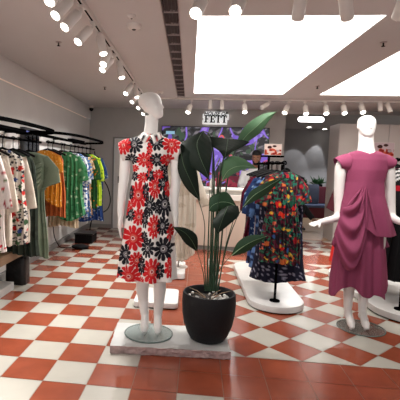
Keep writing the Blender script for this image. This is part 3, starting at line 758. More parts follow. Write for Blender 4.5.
# cap sleeves
for s in (-1, 1):
    q = MB(); R_ = []; nn = 60
    if s < 0: A_, B_ = (U(133, 139), U(131.5, 160)), (U(119, 143), U(124, 162))
    else: A_, B_ = (U(168.5, 139), U(170, 160)), (U(181.5, 142.5), U(177, 162))
    # sleeve as open tube from shoulder seam to cuff: centre path and ellipse radii
    for i in range(nn):
        f = i/(nn-1); top = lerp(A_[0], B_[0], f)+np.array([0, 0, .012*math.sin(PI*f)]); bot = lerp(A_[1], B_[1], f); c_ = (top+bot)/2; v = (top-bot)/2
        hd = lerp(.085, .088, f)
        R_.append([tuple(c_+v*math.cos(a)+np.array([0, -hd*math.sin(a)*(1+.05*math.sin(5*a)), 0])) for a in np.linspace(0, 2*PI, 81)[:-1]])
    q.rings(R_, caps=False); P = np.array(q.v); ss = P[:, 0]-np.interp(P[:, 2], [U(150, 160)[2], U(150, 139)[2]], [cxx(160), cxx(139)])
    cols = flower_cols(ss, P[:, 2], np.where(P[:, 1] < Y1+.005, 1., -1.), P)
    obj('sleeve', q, 'cloth', t_d, cols=cols, smooth=70, mods=sol(.003))
# collar
for s in (-1, 1):
    q = MB(); c_ = U(151, 134.5); NV = 8; V = []; CC = []
    for i in range(NV+1):
        f = i/NV; a = lerp(.0, PI*.5, f)
        inner = np.array([c_[0]+s*.060*math.cos(a), Y1+.01-.075*math.sin(a), c_[2]+.020-.030*f])
        outer = np.array([c_[0]+s*(.092*math.cos(a*.85)+.012*f), Y1+.0-.108*math.sin(a)-.004, c_[2]-.020-.055*f**1.5])
        V += [inner, lerp(inner, outer, .5)+[0, -.004, .008], outer]; CC += [(236, 231, 227), BLK if i % 4 in (1, 2) else (236, 231, 227), (236, 231, 227) if i % 3 else (BLK if s < 0 else RED)]
    q.add(V, [(3*i+k, 3*i+k+1, 3*i+k+4, 3*i+k+3) for i in range(NV) for k in range(2)])
    obj('collar', q, 'cloth', t_d, cols=np.array(CC, float), smooth=70, mods=sol(.003))
for k in range(5):
    pz = U(150, 141+k*6.5)[2]; q = MB(); q.ell((cxx(150)+.0, Y1-.125, pz), (.006, .004, .006), 8, 6); obj('button', q, 'black plastic', t_d)

# ================================================================= PLANT
PCN = (.185, 3.175)
t = thing('potted_plant', (PCN[0], PCN[1], PLZ), 'tall broad-leaved plant in a black round pot on the stone slab', 'potted plant')
q = MB(); prof = [(.118, 0), (.132, .008), (.160, .05), (.186, .12), (.201, .20), (.206, .28), (.203, .345), (.198, .358), (.187, .360), (.179, .35), (.175, .30), (.174, .285)]
q.lathe((PCN[0], PCN[1], PLZ+.001), [(a, b_*1.03) for a, b_ in prof], 64); pot = obj('pot', q, 'pot clay', t, smooth=50)
q = MB(); R_ = []
for r in (.0005, .05, .1, .14, .172):
    R_.append([(PCN[0]+r*math.cos(a), PCN[1]+r*math.sin(a), PLZ+.305+.012*noise.noise(Vector((r*30*math.cos(a), r*30*math.sin(a), 0)))) for a in np.linspace(0, 2*PI, 49)[:-1]])
q.rings(R_, caps=False); obj('soil', q, 'soil', t, smooth=60)
random.seed(5); q = MB()
for k in range(150):
    a = random.uniform(0, 2*PI); r = .157*math.sqrt(random.random()); rr = random.uniform(.008, .017)
    if math.cos(a+.7) < .35 and random.random() < .9: continue
    q.ell((PCN[0]+r*math.cos(a), PCN[1]+r*math.sin(a), PLZ+.318+random.uniform(0, .012)), (rr, rr*random.uniform(.6, 1), rr*.7), 7, 5, random.uniform(0, 3))
obj('pebbles', q, 'pebble', t, kind='stuff', smooth=70)
for k, (a, l) in enumerate(((2.6, .15), (.3, .15), (3.3, .12), (.9, .12), (5.4, .11))):
    q = MB(); p0 = np.array([PCN[0]+.03*math.cos(a), PCN[1]+.03*math.sin(a), PLZ+.32]); d = np.array([math.cos(a), math.sin(a)*.6, .38])
    q.tube([p0, p0+d*l*.5+[0, 0, .012], p0+d*l], [.004, .0035, .0015], 6); obj('twig', q, 'twig', t)
YP = 3.2
DYL = -.18
def leaf(mid, wl, wr, dark, stem, sr=.006, droop=.02, curl=0., label=None):
    """mid: midrib points (px, py, Y) from base to tip; wl/wr: half-widths as px offset vectors (dx,dy,dY) at the stations to each side"""
    mid = [(x, y, yy+DYL) for x, y, yy in mid]; stem = [(x, y, yy+(DYL if yy != YP else 0)) for x, y, yy in stem]
    Mi = np.array([un(x, y, Y=yy) for x, y, yy in mid]); n0 = len(mid)
    def sp(P, t_):
        x = t_*(len(P)-1); i = min(int(x), len(P)-2); f = x-i; p0, p1, p2, p3 = P[max(i-1, 0)], P[i], P[i+1], P[min(i+2, len(P)-1)]
        return .5*((2*p1)+(-p0+p2)*f+(2*p0-5*p1+4*p2-p3)*f*f+(-p0+3*p1-3*p2+p3)*f**3)
    Lw = np.array([un(x+a, y+b_, Y=yy+c_) for (x, y, yy), (a, b_, c_) in zip(mid, wl)]); Rw = np.array([un(x+a, y+b_, Y=yy+c_) for (x, y, yy), (a, b_, c_) in zip(mid, wr)])
    NR, NC = 34, 8; V = []
    for i in range(NR+1):
        f = i/NR; m_, l, r = sp(Mi, f), sp(Lw, f), sp(Rw, f)
        d = sp(Mi, min(1, f+.03))-sp(Mi, max(0, f-.03)); 
        for j in range(-NC, NC+1):
            g_ = abs(j)/NC; e = (l if j < 0 else r); p = m_+(e-m_)*g_
            nn = np.cross(r-l, d); ln = np.linalg.norm(nn); nn = nn/ln if ln > 1e-9 else np.array([0, -1., 0])
            if nn[1] > 0: nn = -nn
            w_ = np.linalg.norm(e-m_)
            p = p+nn*(w_*.22*math.sin(PI*g_*.5)*(1-g_*.5)*0+.05*w_*math.sin(PI*g_)+.0013*math.sin(f*55-g_*16))
            V.append(p)
    C = 2*NC+1; F = [(i*C+j, i*C+j+1, (i+1)*C+j+1, (i+1)*C+j) for i in range(NR) for j in range(C-1)]
    q = MB(); q.add(V, F)
    o = obj('leaf', q, {0: 'leaf dark', 1: 'leaf mid', 2: 'leaf light'}[dark], t, smooth=70, mods=sol(.0012), label=label)
    q = MB(); q.tube([sp(Mi, f)-np.array([0, .002, 0]) for f in np.linspace(0, .97, 16)], list(np.linspace(.0028, .0008, 16)), 6); obj('midrib', q, 'leaf rib light' if dark else 'leaf rib', o)
    if stem:
        S0 = [np.array(un(x, y, Y=yy)) for x, y, yy in stem]; q = MB(); limb(q, S0+[Mi[0]], [sr*.95]*(len(S0)-1)+[sr*.7, sr*.5], 8, 8); obj('stem', q, 'stem green', t, smooth=60)
B = lambda x: (x, 291, YP)
# 1 big dark hanging leaf
leaf([(203, 131, 3.44), (197, 143, 3.36), (200, 157, 3.30), (206, 171, 3.28), (209, 180, 3.28)], [(-4, 2, 0), (-18, 2, .05), (-19, 3, .06), (-8, 0, .02), (0, 0, 0)], [(1, 1, 0), (14, -3, .05), (12, -2, .06), (4, -2, .02), (0, 0, 0)], 0, [B(211), (213, 230, 3.42), (214, 170, 3.46), (211, 138, 3.48)], .008, label='large dark hanging leaf')
# 2 left dark leaf
leaf([(181, 153, 3.34), (184, 166, 3.30), (192, 184, 3.30), (200, 201, 3.34)], [(-2, 2, 0), (-6, 5, .02), (-6, 4, .02), (0, 0, 0)], [(10, -2, 0), (11, -4, .04), (6, -5, .03), (0, 0, 0)], 0, [B(206), (204, 250, 3.40), (203, 215, 3.38)], .0045)
# 3 broad leaf spread sideways
leaf([(228, 139, 3.46), (227, 146, 3.40), (226, 152, 3.35), (224.5, 159, 3.32)], [(-25, -2, .0), (-17, -1, .02), (-7, -1, .01), (0, 0, 0)], [(22, 3, .0), (17, 0, .02), (6, 0, .01), (0, 0, 0)], 0, [B(214), (217, 230, 3.44), (219, 185, 3.42), (222, 165, 3.34)], .007, label='broad dark leaf folded across')
# 4 tall leaf to upper right
leaf([(238, 146, 3.46), (247, 135, 3.46), (256, 127, 3.46), (266, 118, 3.48), (277, 111.5, 3.5)], [(-2, -2, 0), (-5, -5, .02), (-5, -6, .03), (-3, -4, .02), (0, 0, 0)], [(2, 1, 0), (5, 4, .03), (5, 5, .04), (3, 3, .02), (0, 0, 0)], 2, [B(216), (222, 235, 3.46), (226, 190, 3.46), (232, 160, 3.46)], .007, label='long pale green leaf rising to the right')
# 5 light leaf middle right
leaf([(222, 181, 3.36), (227, 172, 3.33), (235, 167, 3.30), (245, 166, 3.30), (257, 168.5, 3.32)], [(0, 0, 0), (-5, -9, .03), (-4, -11, .05), (-1, -7, .03), (0, 0, 0)], [(0, 0, 0), (2, 5, .0), (2, 5, .0), (1, 3, 0), (0, 0, 0)], 2, [B(213), (215, 240, 3.42), (218, 205, 3.38)], .0055, label='pale green leaf beside the man')
# 6 mid green leaf behind
leaf([(237, 207, 3.44), (230, 203, 3.42), (221, 202, 3.40), (213, 205, 3.40), (209, 210, 3.40)], [(0, 0, 0), (-2, -10, .02), (-2, -9, .03), (-3, -7, .02), (0, 0, 0)], [(0, 0, 0), (-4, 6, 0), (-3, 9, 0), (-1, 7, 0), (0, 0, 0)], 1, [B(218), (225, 250, 3.46), (232, 225, 3.46)], .005)
# 7 dark leaf over it, tip down
leaf([(228, 206, 3.36), (225, 213, 3.30), (221, 223, 3.28), (217.5, 234, 3.28)], [(-8, 5, .02), (-12, 7, .04), (-8, 2, .02), (0, 0, 0)], [(10, 0, .02), (14, 2, .04), (10, 0, .02), (0, 0, 0)], 0, [B(209), (214, 262, 3.38), (217, 240, 3.34), (224, 214, 3.40)], .005, label='dark leaf hanging tip down over the paler one')
# 8 lower left leaf
leaf([(197.5, 252, 3.34), (192, 241, 3.28), (184, 232, 3.24), (173, 227, 3.22)], [(0, 0, 0), (-6, 3, .02), (-4, 4, .02), (0, 0, 0)], [(0, 0, 0), (5, -5, .02), (2, -4, .02), (0, 0, 0)], 0, [B(205), (203, 272, 3.38)], .0045, label='low dark leaf pointing left')
# 9 lower right leaf
leaf([(231, 256, 3.34), (241, 248, 3.28), (253, 241, 3.26), (267.5, 236, 3.26)], [(0, 0, 0), (-3, -6, .02), (-2, -6, .02), (0, 0, 0)], [(0, 0, 0), (4, 5, .02), (3, 4, .02), (0, 0, 0)], 1, [B(213), (216, 277, 3.38), (223, 265, 3.36)], .0045, label='low green leaf pointing right')
# 10 long right leaf over the rack
leaf([(243, 207, 3.40), (253, 196, 3.38), (264, 189, 3.36), (275, 182, 3.36), (285, 177, 3.36)], [(0, 0, 0), (-3, -4, .01), (-3, -4, .02), (-2, -2, .01), (0, 0, 0)], [(0, 0, 0), (4, 4, .01), (4, 4, .02), (2, 2, .01), (0, 0, 0)], 1, [B(217), (227, 245, 3.42), (236, 220, 3.42)], .0045, label='long green leaf reaching right over the clothes')
for x, tx, ty, w_ in ((209, 213, 150, .009), (213, 218, 165, .010), (216, 221, 175, .0085), (207, 210, 190, .008)):
    q = MB(); limb(q, [un(*B(x)[:2], Y=YP), un(lerp(x, tx, .5), 235, Y=YP+.03), un(tx, ty, Y=YP+.06)], [w_*.95, w_*.7, w_*.35], 10, 10); obj('stalk', q, 'stem green', t, smooth=60)

# ================================================================= PLUM MANNEQUIN
Y2 = 3.78
U2 = lambda x, y, dy=0.: un(x, y, Y=Y2+dy)
dc2 = (1.565, 3.77)
t2 = thing('mannequin', (dc2[0], dc2[1], 0), 'white mannequin facing forward with forearms held out, in the plum dress', 'mannequin')
mannequin_base(dc2[0], dc2[1], 0, .195, t2, 'disc metal', 'glass rim')
b = MB()
ch = U2(366, 137); hh = U2(366, 115.5)[2]-ch[2]
head(b, (ch[0], Y2+.0, ch[2]), hh*1.02, math.radians(2), wide=1.25, deep=1.1)
limb(b, [U2(366, 131, .02), U2(366, 140, .015), U2(366, 150, .01), U2(366, 156)], [.06, .06, .068, .085], 20)
z2 = lambda y: U2(365, y)[2]; x2 = lambda y: U2(365.5, y)[0]
torso(b, [(x2(y), Y2, z2(y), hw, hd) for y, hw, hd in ((232, .06, .06), (226, .14, .10), (214, .165, .11), (204, .155, .105), (194, .125, .09), (184, .115, .085), (174, .135, .10), (166, .155, .105), (160, .16, .09), (155.5, .14, .07), (152.5, .09, .055))])
for s, pts in ((-1, [U2(346, 160), U2(341, 168), U2(339, 190, .03), U2(338.5, 212, .04), U2(336, 218, .0), U2(325, 221, -.12), U2(319, 222.5, -.18)]), (1, [U2(385, 160), U2(388.5, 168), U2(390, 190, .03), U2(391, 212, .04), U2(393, 218, .0), U2(401, 222, -.10), U2(408, 224, -.16)])):
    limb(b, pts, [.052, .05, .043, .036, .035, .027, .022], 14)
    d = pts[-1]-pts[-2]; hand(b, pts[-1], d, [0, .3, -1], -s, L=.135, curl=.15)
for s, kx, ax, tx in ((-1, 351, 347.5, 347), (1, 366, 362, 361)):
    tz = .012; toe = (U2(tx, 329)[0], Y2-.12, tz+.02); ank = (U2(ax, 312)[0], Y2+.0, tz+.125)
    limb(b, [(x2(220)+s*.08, Y2, z2(220)), (x2(240)+s*.08, Y2-.01, z2(245)), (U2(kx, 275)[0], Y2-.02, U2(kx, 272)[2]), (U2(kx-1, 287)[0], Y2+.015, U2(kx, 287)[2]), ank], [.088, .078, .052, .048, .030], 16)
    foot(b, ank, toe, .95); b.cyl((toe[0], Y2-.08, .008), (toe[0], Y2-.08, tz+.02), .012)
voxel(b, 'body', 'mannequin white', t2, .006, 3)

td2 = thing('plum_dress', (x2(200), Y2, U2(360, 296)[2]), 'plum purple draped dress with cap sleeves on the right mannequin', 'dress')
def rws(L, Y0):
    out = []
    for y, xl, xr, hd, dy in L:
        a, c_ = un(xl, y, Y=Y0), un(xr, y, Y=Y0); out.append(((a[2]+c_[2])/2, (a[0]+c_[0])/2, Y0+dy, (c_[0]-a[0])/2, hd))
    return out
rw = rws([(150.8, 358.5, 375, .078, 0), (152.5, 351, 381, .09, 0), (155, 347.5, 386, .098, 0), (160, 345.5, 388, .112, 0), (170, 346, 386, .125, 0), (182, 346.5, 382.5, .12, 0), (195, 344, 383.5, .125, 0), (205, 341.5, 386, .14, 0), (220, 339, 390, .155, 0), (233.5, 338, 393.5, .17, 0)], Y2)
zt2 = rw[0][0]; zb2 = rw[-1][0]
def fold2(A, z):
    k = np.clip((z2(185)-z)/(z2(185)-zb2), 0, 1); return k*(.010*np.sin(7*A+1)+.006*np.sin(13*A))+.004*np.sin(5*A+z*9)
q, _ = dress('d', rw, 160, 120, fold2, None)
V = np.array(q.v); f = np.clip((z2(200)-V[:, 2])/(z2(200)-zb2), 0, 1); lf = np.clip(-(V[:, 0]-x2(220)-.03)/.12, 0, 1); V[:, 2] += f*lf*.09; kk = np.clip((V[:, 2]-z2(156))/(z2(150.8)-z2(156)), 0, 1)*np.clip(-(V[:, 1]-Y2)/.08, 0, 1)*np.clip(1-np.abs(V[:, 0]-x2(152))/.09, 0, 1); V[:, 2] -= kk*.03; V[:, 1] -= kk*.01; q.v = [tuple(p) for p in V]
obj('bodice', q, 'plum cloth', td2, smooth=70, mods=sol(.003))
for s in (-1, 1):
    q = MB(); R_ = []
    A_, B_ = ((U2(350, 153.5), U2(347, 172)), (U2(334.5, 158.5), U2(340.5, 169.5))) if s < 0 else ((U2(382, 153.5), U2(384.5, 172)), (U2(395, 159), U2(390, 169.5)))
    for i in range(14):
        f = i/13; top = lerp(A_[0], B_[0], f)+np.array([0, 0, .01*math.sin(PI*f)]); bot = lerp(A_[1], B_[1], f); c_ = (top+bot)/2; v = (top-bot)/2
        R_.append([tuple(c_+v*math.cos(a)+np.array([0, -lerp(.078, .07, f)*math.sin(a), 0])) for a in np.linspace(0, 2*PI, 33)[:-1]])
    q.rings(R_, caps=False); obj('sleeve', q, 'plum cloth', td2, smooth=70, mods=sol(.003))
# lower skirt with uneven hem
rw = rws([(222, 342, 384, .13, .01), (240, 338.5, 383.5, .145, .01), (260, 335.5, 384, .16, .01), (280, 332.5, 384.5, .175, .01), (296, 331.5, 384.5, .18, .01)], Y2)
q, _ = dress('d', rw, 220, 90, lambda A, z: .020*np.sin(8*A+.4)*np.clip((rw[0][0]-z)/.35, 0, 1)+.006*np.sin(19*A), None)
V = np.array(q.v); zt_, zb_ = rw[0][0], rw[-1][0]; f = (zt_-V[:, 2])/(zt_-zb_); an = np.arctan2(-(V[:, 1]-Y2), V[:, 0]-x2(270))
V[:, 2] += f**3*(.055+.035*np.sin(an*3+1.2)+.035*np.cos(an*5)); q.v = [tuple(p) for p in V]
obj('skirt', q, 'plum cloth', td2, smooth=70, mods=sol(.003))
# swag: a draped panel from the left hip to the waist knot
Lp = lambda t_: lerp(U2(343, 207, -.14), U2(334, 234, -.13), t_); Rp = lambda t_: lerp(U2(364.5, 190, -.13), U2(367, 236, -.16), t_)
q = MB(); NU, NT = 60, 60; V = []
for i in range(NT+1):
    t_ = i/NT; a, c_ = Lp(t_), Rp(t_); sag = lerp(.03, .30, t_**1.1)
    for j in range(NU+1):
        u = j/NU; p = lerp(a, c_, u); x_ = math.sin(PI*u**.92)
        ridge = math.sin(t_*3.1*2*PI+.5)
        p = p+np.array([0, (-.135*x_*(.2+t_*.8)-.03*ridge*x_)*(1-.8*max(0, (t_-.88)/.12)**2), -sag*x_**.85]); V.append(p)
q.add(V, [(i*(NU+1)+j, (i+1)*(NU+1)+j, (i+1)*(NU+1)+j+1, i*(NU+1)+j+1) for i in range(NT) for j in range(NU)])
obj('drape', q, 'plum cloth', td2, smooth=80, mods=sol(.004))
# hanging tails: left point and right rear tail
for A_, B_, C_, D_ in ((U2(338, 226, -.06), U2(331, 244, -.04), U2(337, 250, -.10), U2(343, 232, -.12)), (U2(383, 232, .05), U2(389, 246, .05), U2(384.5, 249, -.02), U2(380, 233, -.04))):
    q = MB(); n = 8; V = []
    for i in range(n+1):
        for j in range(n+1):
            p = lerp(lerp(A_, D_, j/n), lerp(B_, C_, j/n), i/n)+np.array([0, -.015*math.sin(j/n*PI*2), 0]); V.append(p)
    q.add(V, [(i*(n+1)+j, (i+1)*(n+1)+j, (i+1)*(n+1)+j+1, i*(n+1)+j+1) for i in range(n) for j in range(n)]); obj('tail', q, 'plum cloth', td2, smooth=80, mods=sol(.003))
# gathered folds running down from the waist
for (x0, y0), (x1, y1), dd in (((364, 186), (352, 214), -.13), ((365, 187), (358, 222), -.145), ((366, 187), (367, 232), -.15), ((367, 187), (376, 230), -.15), ((363, 186), (347, 206), -.12)):
    q = MB(); a, c_ = U2(x0, y0, dd+.012), U2(x1, y1, dd-.02); q.tube([a, lerp(a, c_, .3)+[0, -.006, 0], lerp(a, c_, .7)+[0, -.004, 0], c_], [.004, .012, .012, .003], 10, flat=.6); obj('pleat', q, 'plum cloth', td2, smooth=80)

# ================================================================= PLATFORMS
def stadium(x, y0, y1, r, z0, z1, rot=0., piv=None, n=20, bev=.01):
    def ring(rr, z):
        P = [(x+rr*math.cos(a), y1-r+rr*math.sin(a)) for a in np.linspace(0, PI, n)]+[(x+rr*math.cos(a), y0+r+rr*math.sin(a)) for a in np.linspace(PI, 2*PI, n)]
        if rot:
            px, py = piv or (x, y0); C, S = math.cos(rot), math.sin(rot); P = [(px+C*(a-px)-S*(b_-py), py+S*(a-px)+C*(b_-py)) for a, b_ in P]
        return [(a, b_, z) for a, b_ in P]
    return [ring(r-.004, z0), ring(r, z0+.004), ring(r, z1-bev), ring(r-bev*.3, z1-bev*.3), ring(r-bev, z1)]
def platform(x, y0, y1, r, label, rot=0.):
    t = thing('display_platform', (x, (y0+y1)/2, 0), label, 'platform', 'low white display platforms')
    q = MB(); q.rings(stadium(x, y0+.02, y1-.02, r-.02, 0, .012, rot)); obj('base', q, 'black plastic', t)  # black ring colours in the dark shadow gap below the slab
    q = MB(); q.rings(stadium(x, y0, y1, r, .0125, .075, rot)); obj('slab', q, 'marble', t, smooth=40)
platform(.915, 3.98, 5.9, .275, 'oblong white marble platform with rounded ends under the multicoloured floral rack')
platform(2.25, 3.86, 5.9, .40, 'oblong white marble platform at the right edge under the black clothes rack')
def sq_platform(x0, x1, y0, y1, h, label):
    t = thing('display_platform', ((x0+x1)/2, (y0+y1)/2, 0), label, 'platform', 'small square white platforms')
    r = .05; 
    def ring(e, z):
        P = []
        for cx, cy, a0 in ((x1-r, y1-r, 0), (x0+r, y1-r, PI/2), (x0+r, y0+r, PI), (x1-r, y0+r, 1.5*PI)):
            for a in np.linspace(a0, a0+PI/2, 7): P.append((cx+(r-e)*math.cos(a), cy+(r-e)*math.sin(a), z))
        return P
    q = MB(); q.rings([ring(.02, 0), ring(.02, .01)]); obj('base', q, 'black plastic', t)  # black inset: shadow gap of the square platform done by colour
    q = MB(); q.rings([ring(.004, .0105), ring(0, .014), ring(0, h-.01), ring(.004, h-.003), ring(.012, h)]); obj('slab', q, 'white base', t, smooth=40)
sq_platform(-.50, -.065, 3.93, 4.42, .065, 'small white square platform right behind the legs of the left mannequin')
sq_platform(-.42, -.01, 5.0, 5.65, .085, 'small white square platform farther back under the hanging beige coat')

# ================================================================= GARMENTS
def garment(name, label, cat, c, ang, prof, ztop, L, matname='cloth', colf=None, group=None, sleeves=None, fold=(.015, 7), hem=0., nphi=140, nz=110, seed=0, cx_shift=0., parent=None, thick=.003, sway=(0, 0)):
    """prof: (f 0..1 down, halfwidth, halfdepth); ang: direction of lateral axis"""
    a = np.array([math.cos(ang), math.sin(ang), 0]); bb = np.array([-math.sin(ang), math.cos(ang), 0]); c = np.array([c[0], c[1], 0.])
    t_ = parent or thing(name, (c[0], c[1], ztop-L), label, cat, group)
    A = np.linspace(0, 2*PI, nphi+1)[:-1]; rs = np.random.RandomState(seed); ph = rs.rand(4)*6
    V = []; S = []; SD = []
    for i in range(nz):
        f = i/(nz-1); hw, hd = interp(prof, f); k = min(1, f*1.6)
        s = np.cos(A); s = np.sign(s)*np.abs(s)**.85; d = np.sin(A); d = np.sign(d)*np.abs(d)**.9
        fo = fold[0]*k*(np.sin(fold[1]*s*3+ph[0]+.6*f)+.5*np.sin(fold[1]*s*7+ph[1]))
        lat = s*hw*(1+.04*np.sin(9*f+ph[2])); dep = d*hd+fo
        z = ztop-f*L+hem*f**3*np.sin(3*s+ph[3])*np.ones_like(s)
        P = c+np.outer(lat+sway[0]*f, a)+np.outer(dep+sway[1]*f, bb); P[:, 2] = z
        V.append(P); S.append(lat); SD.append(-d)
    q = MB(); P = np.concatenate(V); q.v = [tuple(p) for p in P]; q.f = [(i*nphi+j, (i+1)*nphi+j, (i+1)*nphi+(j+1) % nphi, i*nphi+(j+1) % nphi) for i in range(nz-1) for j in range(nphi)]
    q.mi = [0]*len(q.f)
    cols = colf(np.concatenate(S), P[:, 2]-ztop) if colf else None
    obj('body', q, matname, t_, cols=cols, smooth=75, mods=sol(thick))
    for s_, pts, rad, fl in (sleeves or []):
        q = MB(); path = [c+a*x+bb*y+np.array([0, 0, ztop+z]) for x, y, z in pts]
        n0 = 22; PP = [np.array(p) for p in path]; dense = []; rr = []
        tt = np.linspace(0, len(PP)-1, n0)
        for u in tt:
            i = min(int(u), len(PP)-2); g = u-i; dense.append(lerp(PP[i], PP[i+1], g)); rr.append(lerp(rad[i], rad[i+1], g))
        T0 = dense[-1]-dense[0]; T0 /= np.linalg.norm(T0); uu = a-T0*np.dot(a, T0); uu /= np.linalg.norm(uu); vv = np.cross(T0, uu); R_ = []
        for p, r in zip(dense, rr):
            R_.append([tuple(p+uu*r*math.cos(x)*(1+.10*math.sin(4*x+5*np.linalg.norm(p)*3))+vv*r*fl*.75*math.sin(x)) for x in np.linspace(0, 2*PI, 29)[:-1]])
        q.rings(R_, caps=False); P = np.array(q.v); cols = colf((P-c)@a, P[:, 2]-ztop) if colf else None
        obj('sleeve', q, matname, t_, cols=cols, smooth=75, mods=sol(thick))
    return t_
def hanger(c, ang, z, rail, label, hw=.19, m_='black plastic', group='hangers on the racks'):
    a = np.array([math.cos(ang), math.sin(ang), 0]); c = np.array([c[0], c[1], 0.])
    q = MB(); P = lambda x, zz: c+a*x+np.array([0, 0, zz])
    q.tube([P(-hw, z-.075), P(-hw*.5, z-.035), P(0, z-.005), P(hw*.5, z-.035), P(hw, z-.075)], [.012, .012, .011, .012, .012], 8)
    t_ = thing('clothes_hanger', (c[0], c[1], z-.08), label, 'hanger', group); obj('arms', q, m_, t_, smooth=50)
    top = rail+.018; q = MB(); pts = [P(0, z-.01), P(0, top-.03)]+[P(.02*math.cos(x)-.0, top-.018+.02*math.sin(x)) for x in np.linspace(-.3*PI, PI, 8)]
    q.tube(pts, .004, 6); obj('hook', q, 'black metal', t_)
def solid(c1, c2=None, cell=.02, seed=1, th=.6):
    def f(s, z):
        c = np.tile(np.array(c1, float), (len(s), 1))
        if c2 is not None: c[vnoise(s/cell, z/cell, seed) > th] = c2
        return c
    return f

# ---- front right rack with the multicoloured dress
t = thing('clothes_rack', (.90, 4.9, .076), 'black T-bar clothes rack carrying the multicoloured floral dress', 'rack')
q = MB(); q.cyl((.89, 4.16, .088), (.89, 4.16, 1.43), .0125, n=14); obj('pole', q, 'black metal', t)
q = MB(); q.cyl((.89, 5.55, .088), (.89, 5.55, 1.43), .0125, n=14); obj('pole', q, 'black metal', t)
for yy in (4.16, 5.55):
    q = MB(); q.cyl((.89, yy, .0765), (.89, yy, .0875), .05, n=24); obj('foot_plate', q, 'black metal', t)
q = MB(); q.cyl((.89, 4.10, 1.445), (.89, 5.7, 1.445), .012, n=14); obj('rail', q, 'black metal', t)
def floral_big(s, z):
    c = np.tile(np.array([80., 20, 38]), (len(s), 1))
    sw = s+.03*(vnoise(s*28, z*28, 61)-.5); zw_ = z+.03*(vnoise(s*28, z*28, 62)-.5)
    k = vnoise(s*40+z*8, z*40, 41) > .6; c[k] = (26, 18, 28)
    mixpat(c, sw, zw_, [(24, 78, 60), (16, 60, 46), (40, 116, 92)], .055, 45, size=.36, petals=5, prob=.62)
    k = np.abs(vnoise(sw*34, zw_*34, 63)-.5) < .05; c[k] = (36, 96, 74)
    mixpat(c, sw+.03, zw_+.02, [(196, 34, 30), (206, 48, 30), (150, 24, 34), (190, 96, 50)], .085, 46, size=.30, petals=4, prob=.62)
    mixpat(c, sw+.01, zw_+.04, [(196, 150, 50), (40, 70, 120), (200, 90, 70), (30, 100, 84)], .045, 47, size=.25, prob=.45)
    k = (vnoise(s*60, z*26, 64) > .72); c[k] = (30, 14, 24)
    return c
zt_ = un(283, 172, Y=4.08)[2]
cR = (un(282, 200, Y=4.10)[0], 4.08)
LR = zt_-un(283, 262, Y=4.08)[2]
garment('floral_dress', 'maroon dress with dense red, green and yellow flowers, front of the T-bar rack', 'dress', cR, 0, [(0, .07, .04), (.035, .12, .05), (.10, .155, .065), (.3, .15, .08), (.42, .145, .08), (.46, .15, .085), (.7, .175, .10), (1, .20, .115)], zt_, LR, colf=floral_big,
        sleeves=[(-1, [(-.10, 0, -.04), (-.165, -.01, -.17), (-.18, -.01, -.33)], [.05, .07, .08], .6), (1, [(.10, 0, -.04), (.165, -.01, -.17), (.19, -.01, -.30)], [.05, .07, .08], .6)], fold=(.014, 9), seed=3, hem=.01, nphi=260, nz=200)
hanger(cR, 0, zt_+.02, 1.445, 'black hanger of the multicoloured floral dress', .17)
def dots(base, dc_, cell=.03, seed=2, size=.2, prob=.8):
    return lambda s, z: blobs(s, z, base, [dc_], cell, seed, size=size, prob=prob)
rk = [(4.22, -.0, 1.09, (24, 26, 44), (150, 150, 170), 'navy dress with tiny pale dots directly behind the multicoloured dress', .21, .13),
      (4.34, -.03, .98, (30, 44, 78), (90, 124, 176), 'blue patterned dress second behind the multicoloured dress', .2, .06),
      (4.46, -.02, 1.02, (150, 140, 140), (100, 96, 100), 'slim grey dress edge between the navy garments', .19, .04),
      (4.58, -.04, .80, (36, 58, 104), (150, 180, 210), 'blue denim-coloured shirt dress with pale trim on the T-bar rack', .2, .06),
      (4.74, -.02, 1.03, (26, 30, 50), (60, 90, 150), 'dark navy dress behind the blue denim one', .19, .05),
      (4.90, -.03, .78, (92, 22, 44), (60, 16, 34), 'burgundy top hanging behind the blue garments', .2, .05),
      (5.06, -.02, .96, (60, 56, 58), (100, 96, 96), 'charcoal dress near the rear of the T-bar rack', .2, .05),
      (5.24, -.02, .93, (170, 164, 156), (120, 60, 66), 'pale grey dress last on the T-bar rack', .19, .05)]
for k, (y, dx, L, c1, c2, lb, w_, hem_w) in enumerate(rk):
    x = .915+dx; zz = 1.345
    garment('dress', lb, 'dress', (x, y), math.radians(-6+k*2), [(0, .06, .02), (.04, .15, .03), (.12, w_, .035), (.5, w_*.95, .04), (1, w_+hem_w*.5, .05 if k else .06)], zz, L-.02 if k == 0 else L-.02, colf=dots(c1, c2, .035, 50+k, .22, .7) if k in (0, 3) else solid(c1, c2, .03, 60+k, .62),
            sleeves=[(-1, [(-.15, 0, -.07), (-.235, -.01, -.25), (-.25, -.01, -.46)], [.035, .045, .045], .5)] if k in (1, 3, 5) else [], fold=(.01, 6), seed=70+k, hem=.02, nphi=80, nz=70, group='dresses on the T-bar rack')
    hanger((x, y), math.radians(-6+k*2), zz+.03, 1.445, 'black hanger '+['just behind the front floral one', 'third from the front of the T-bar rack', 'fourth from the front of the T-bar rack', 'fifth from the front of the T-bar rack', 'sixth from the front of the T-bar rack', 'seventh from the front of the T-bar rack', 'second from the rear of the T-bar rack', 'at the rear end of the T-bar rack'][k], .2)

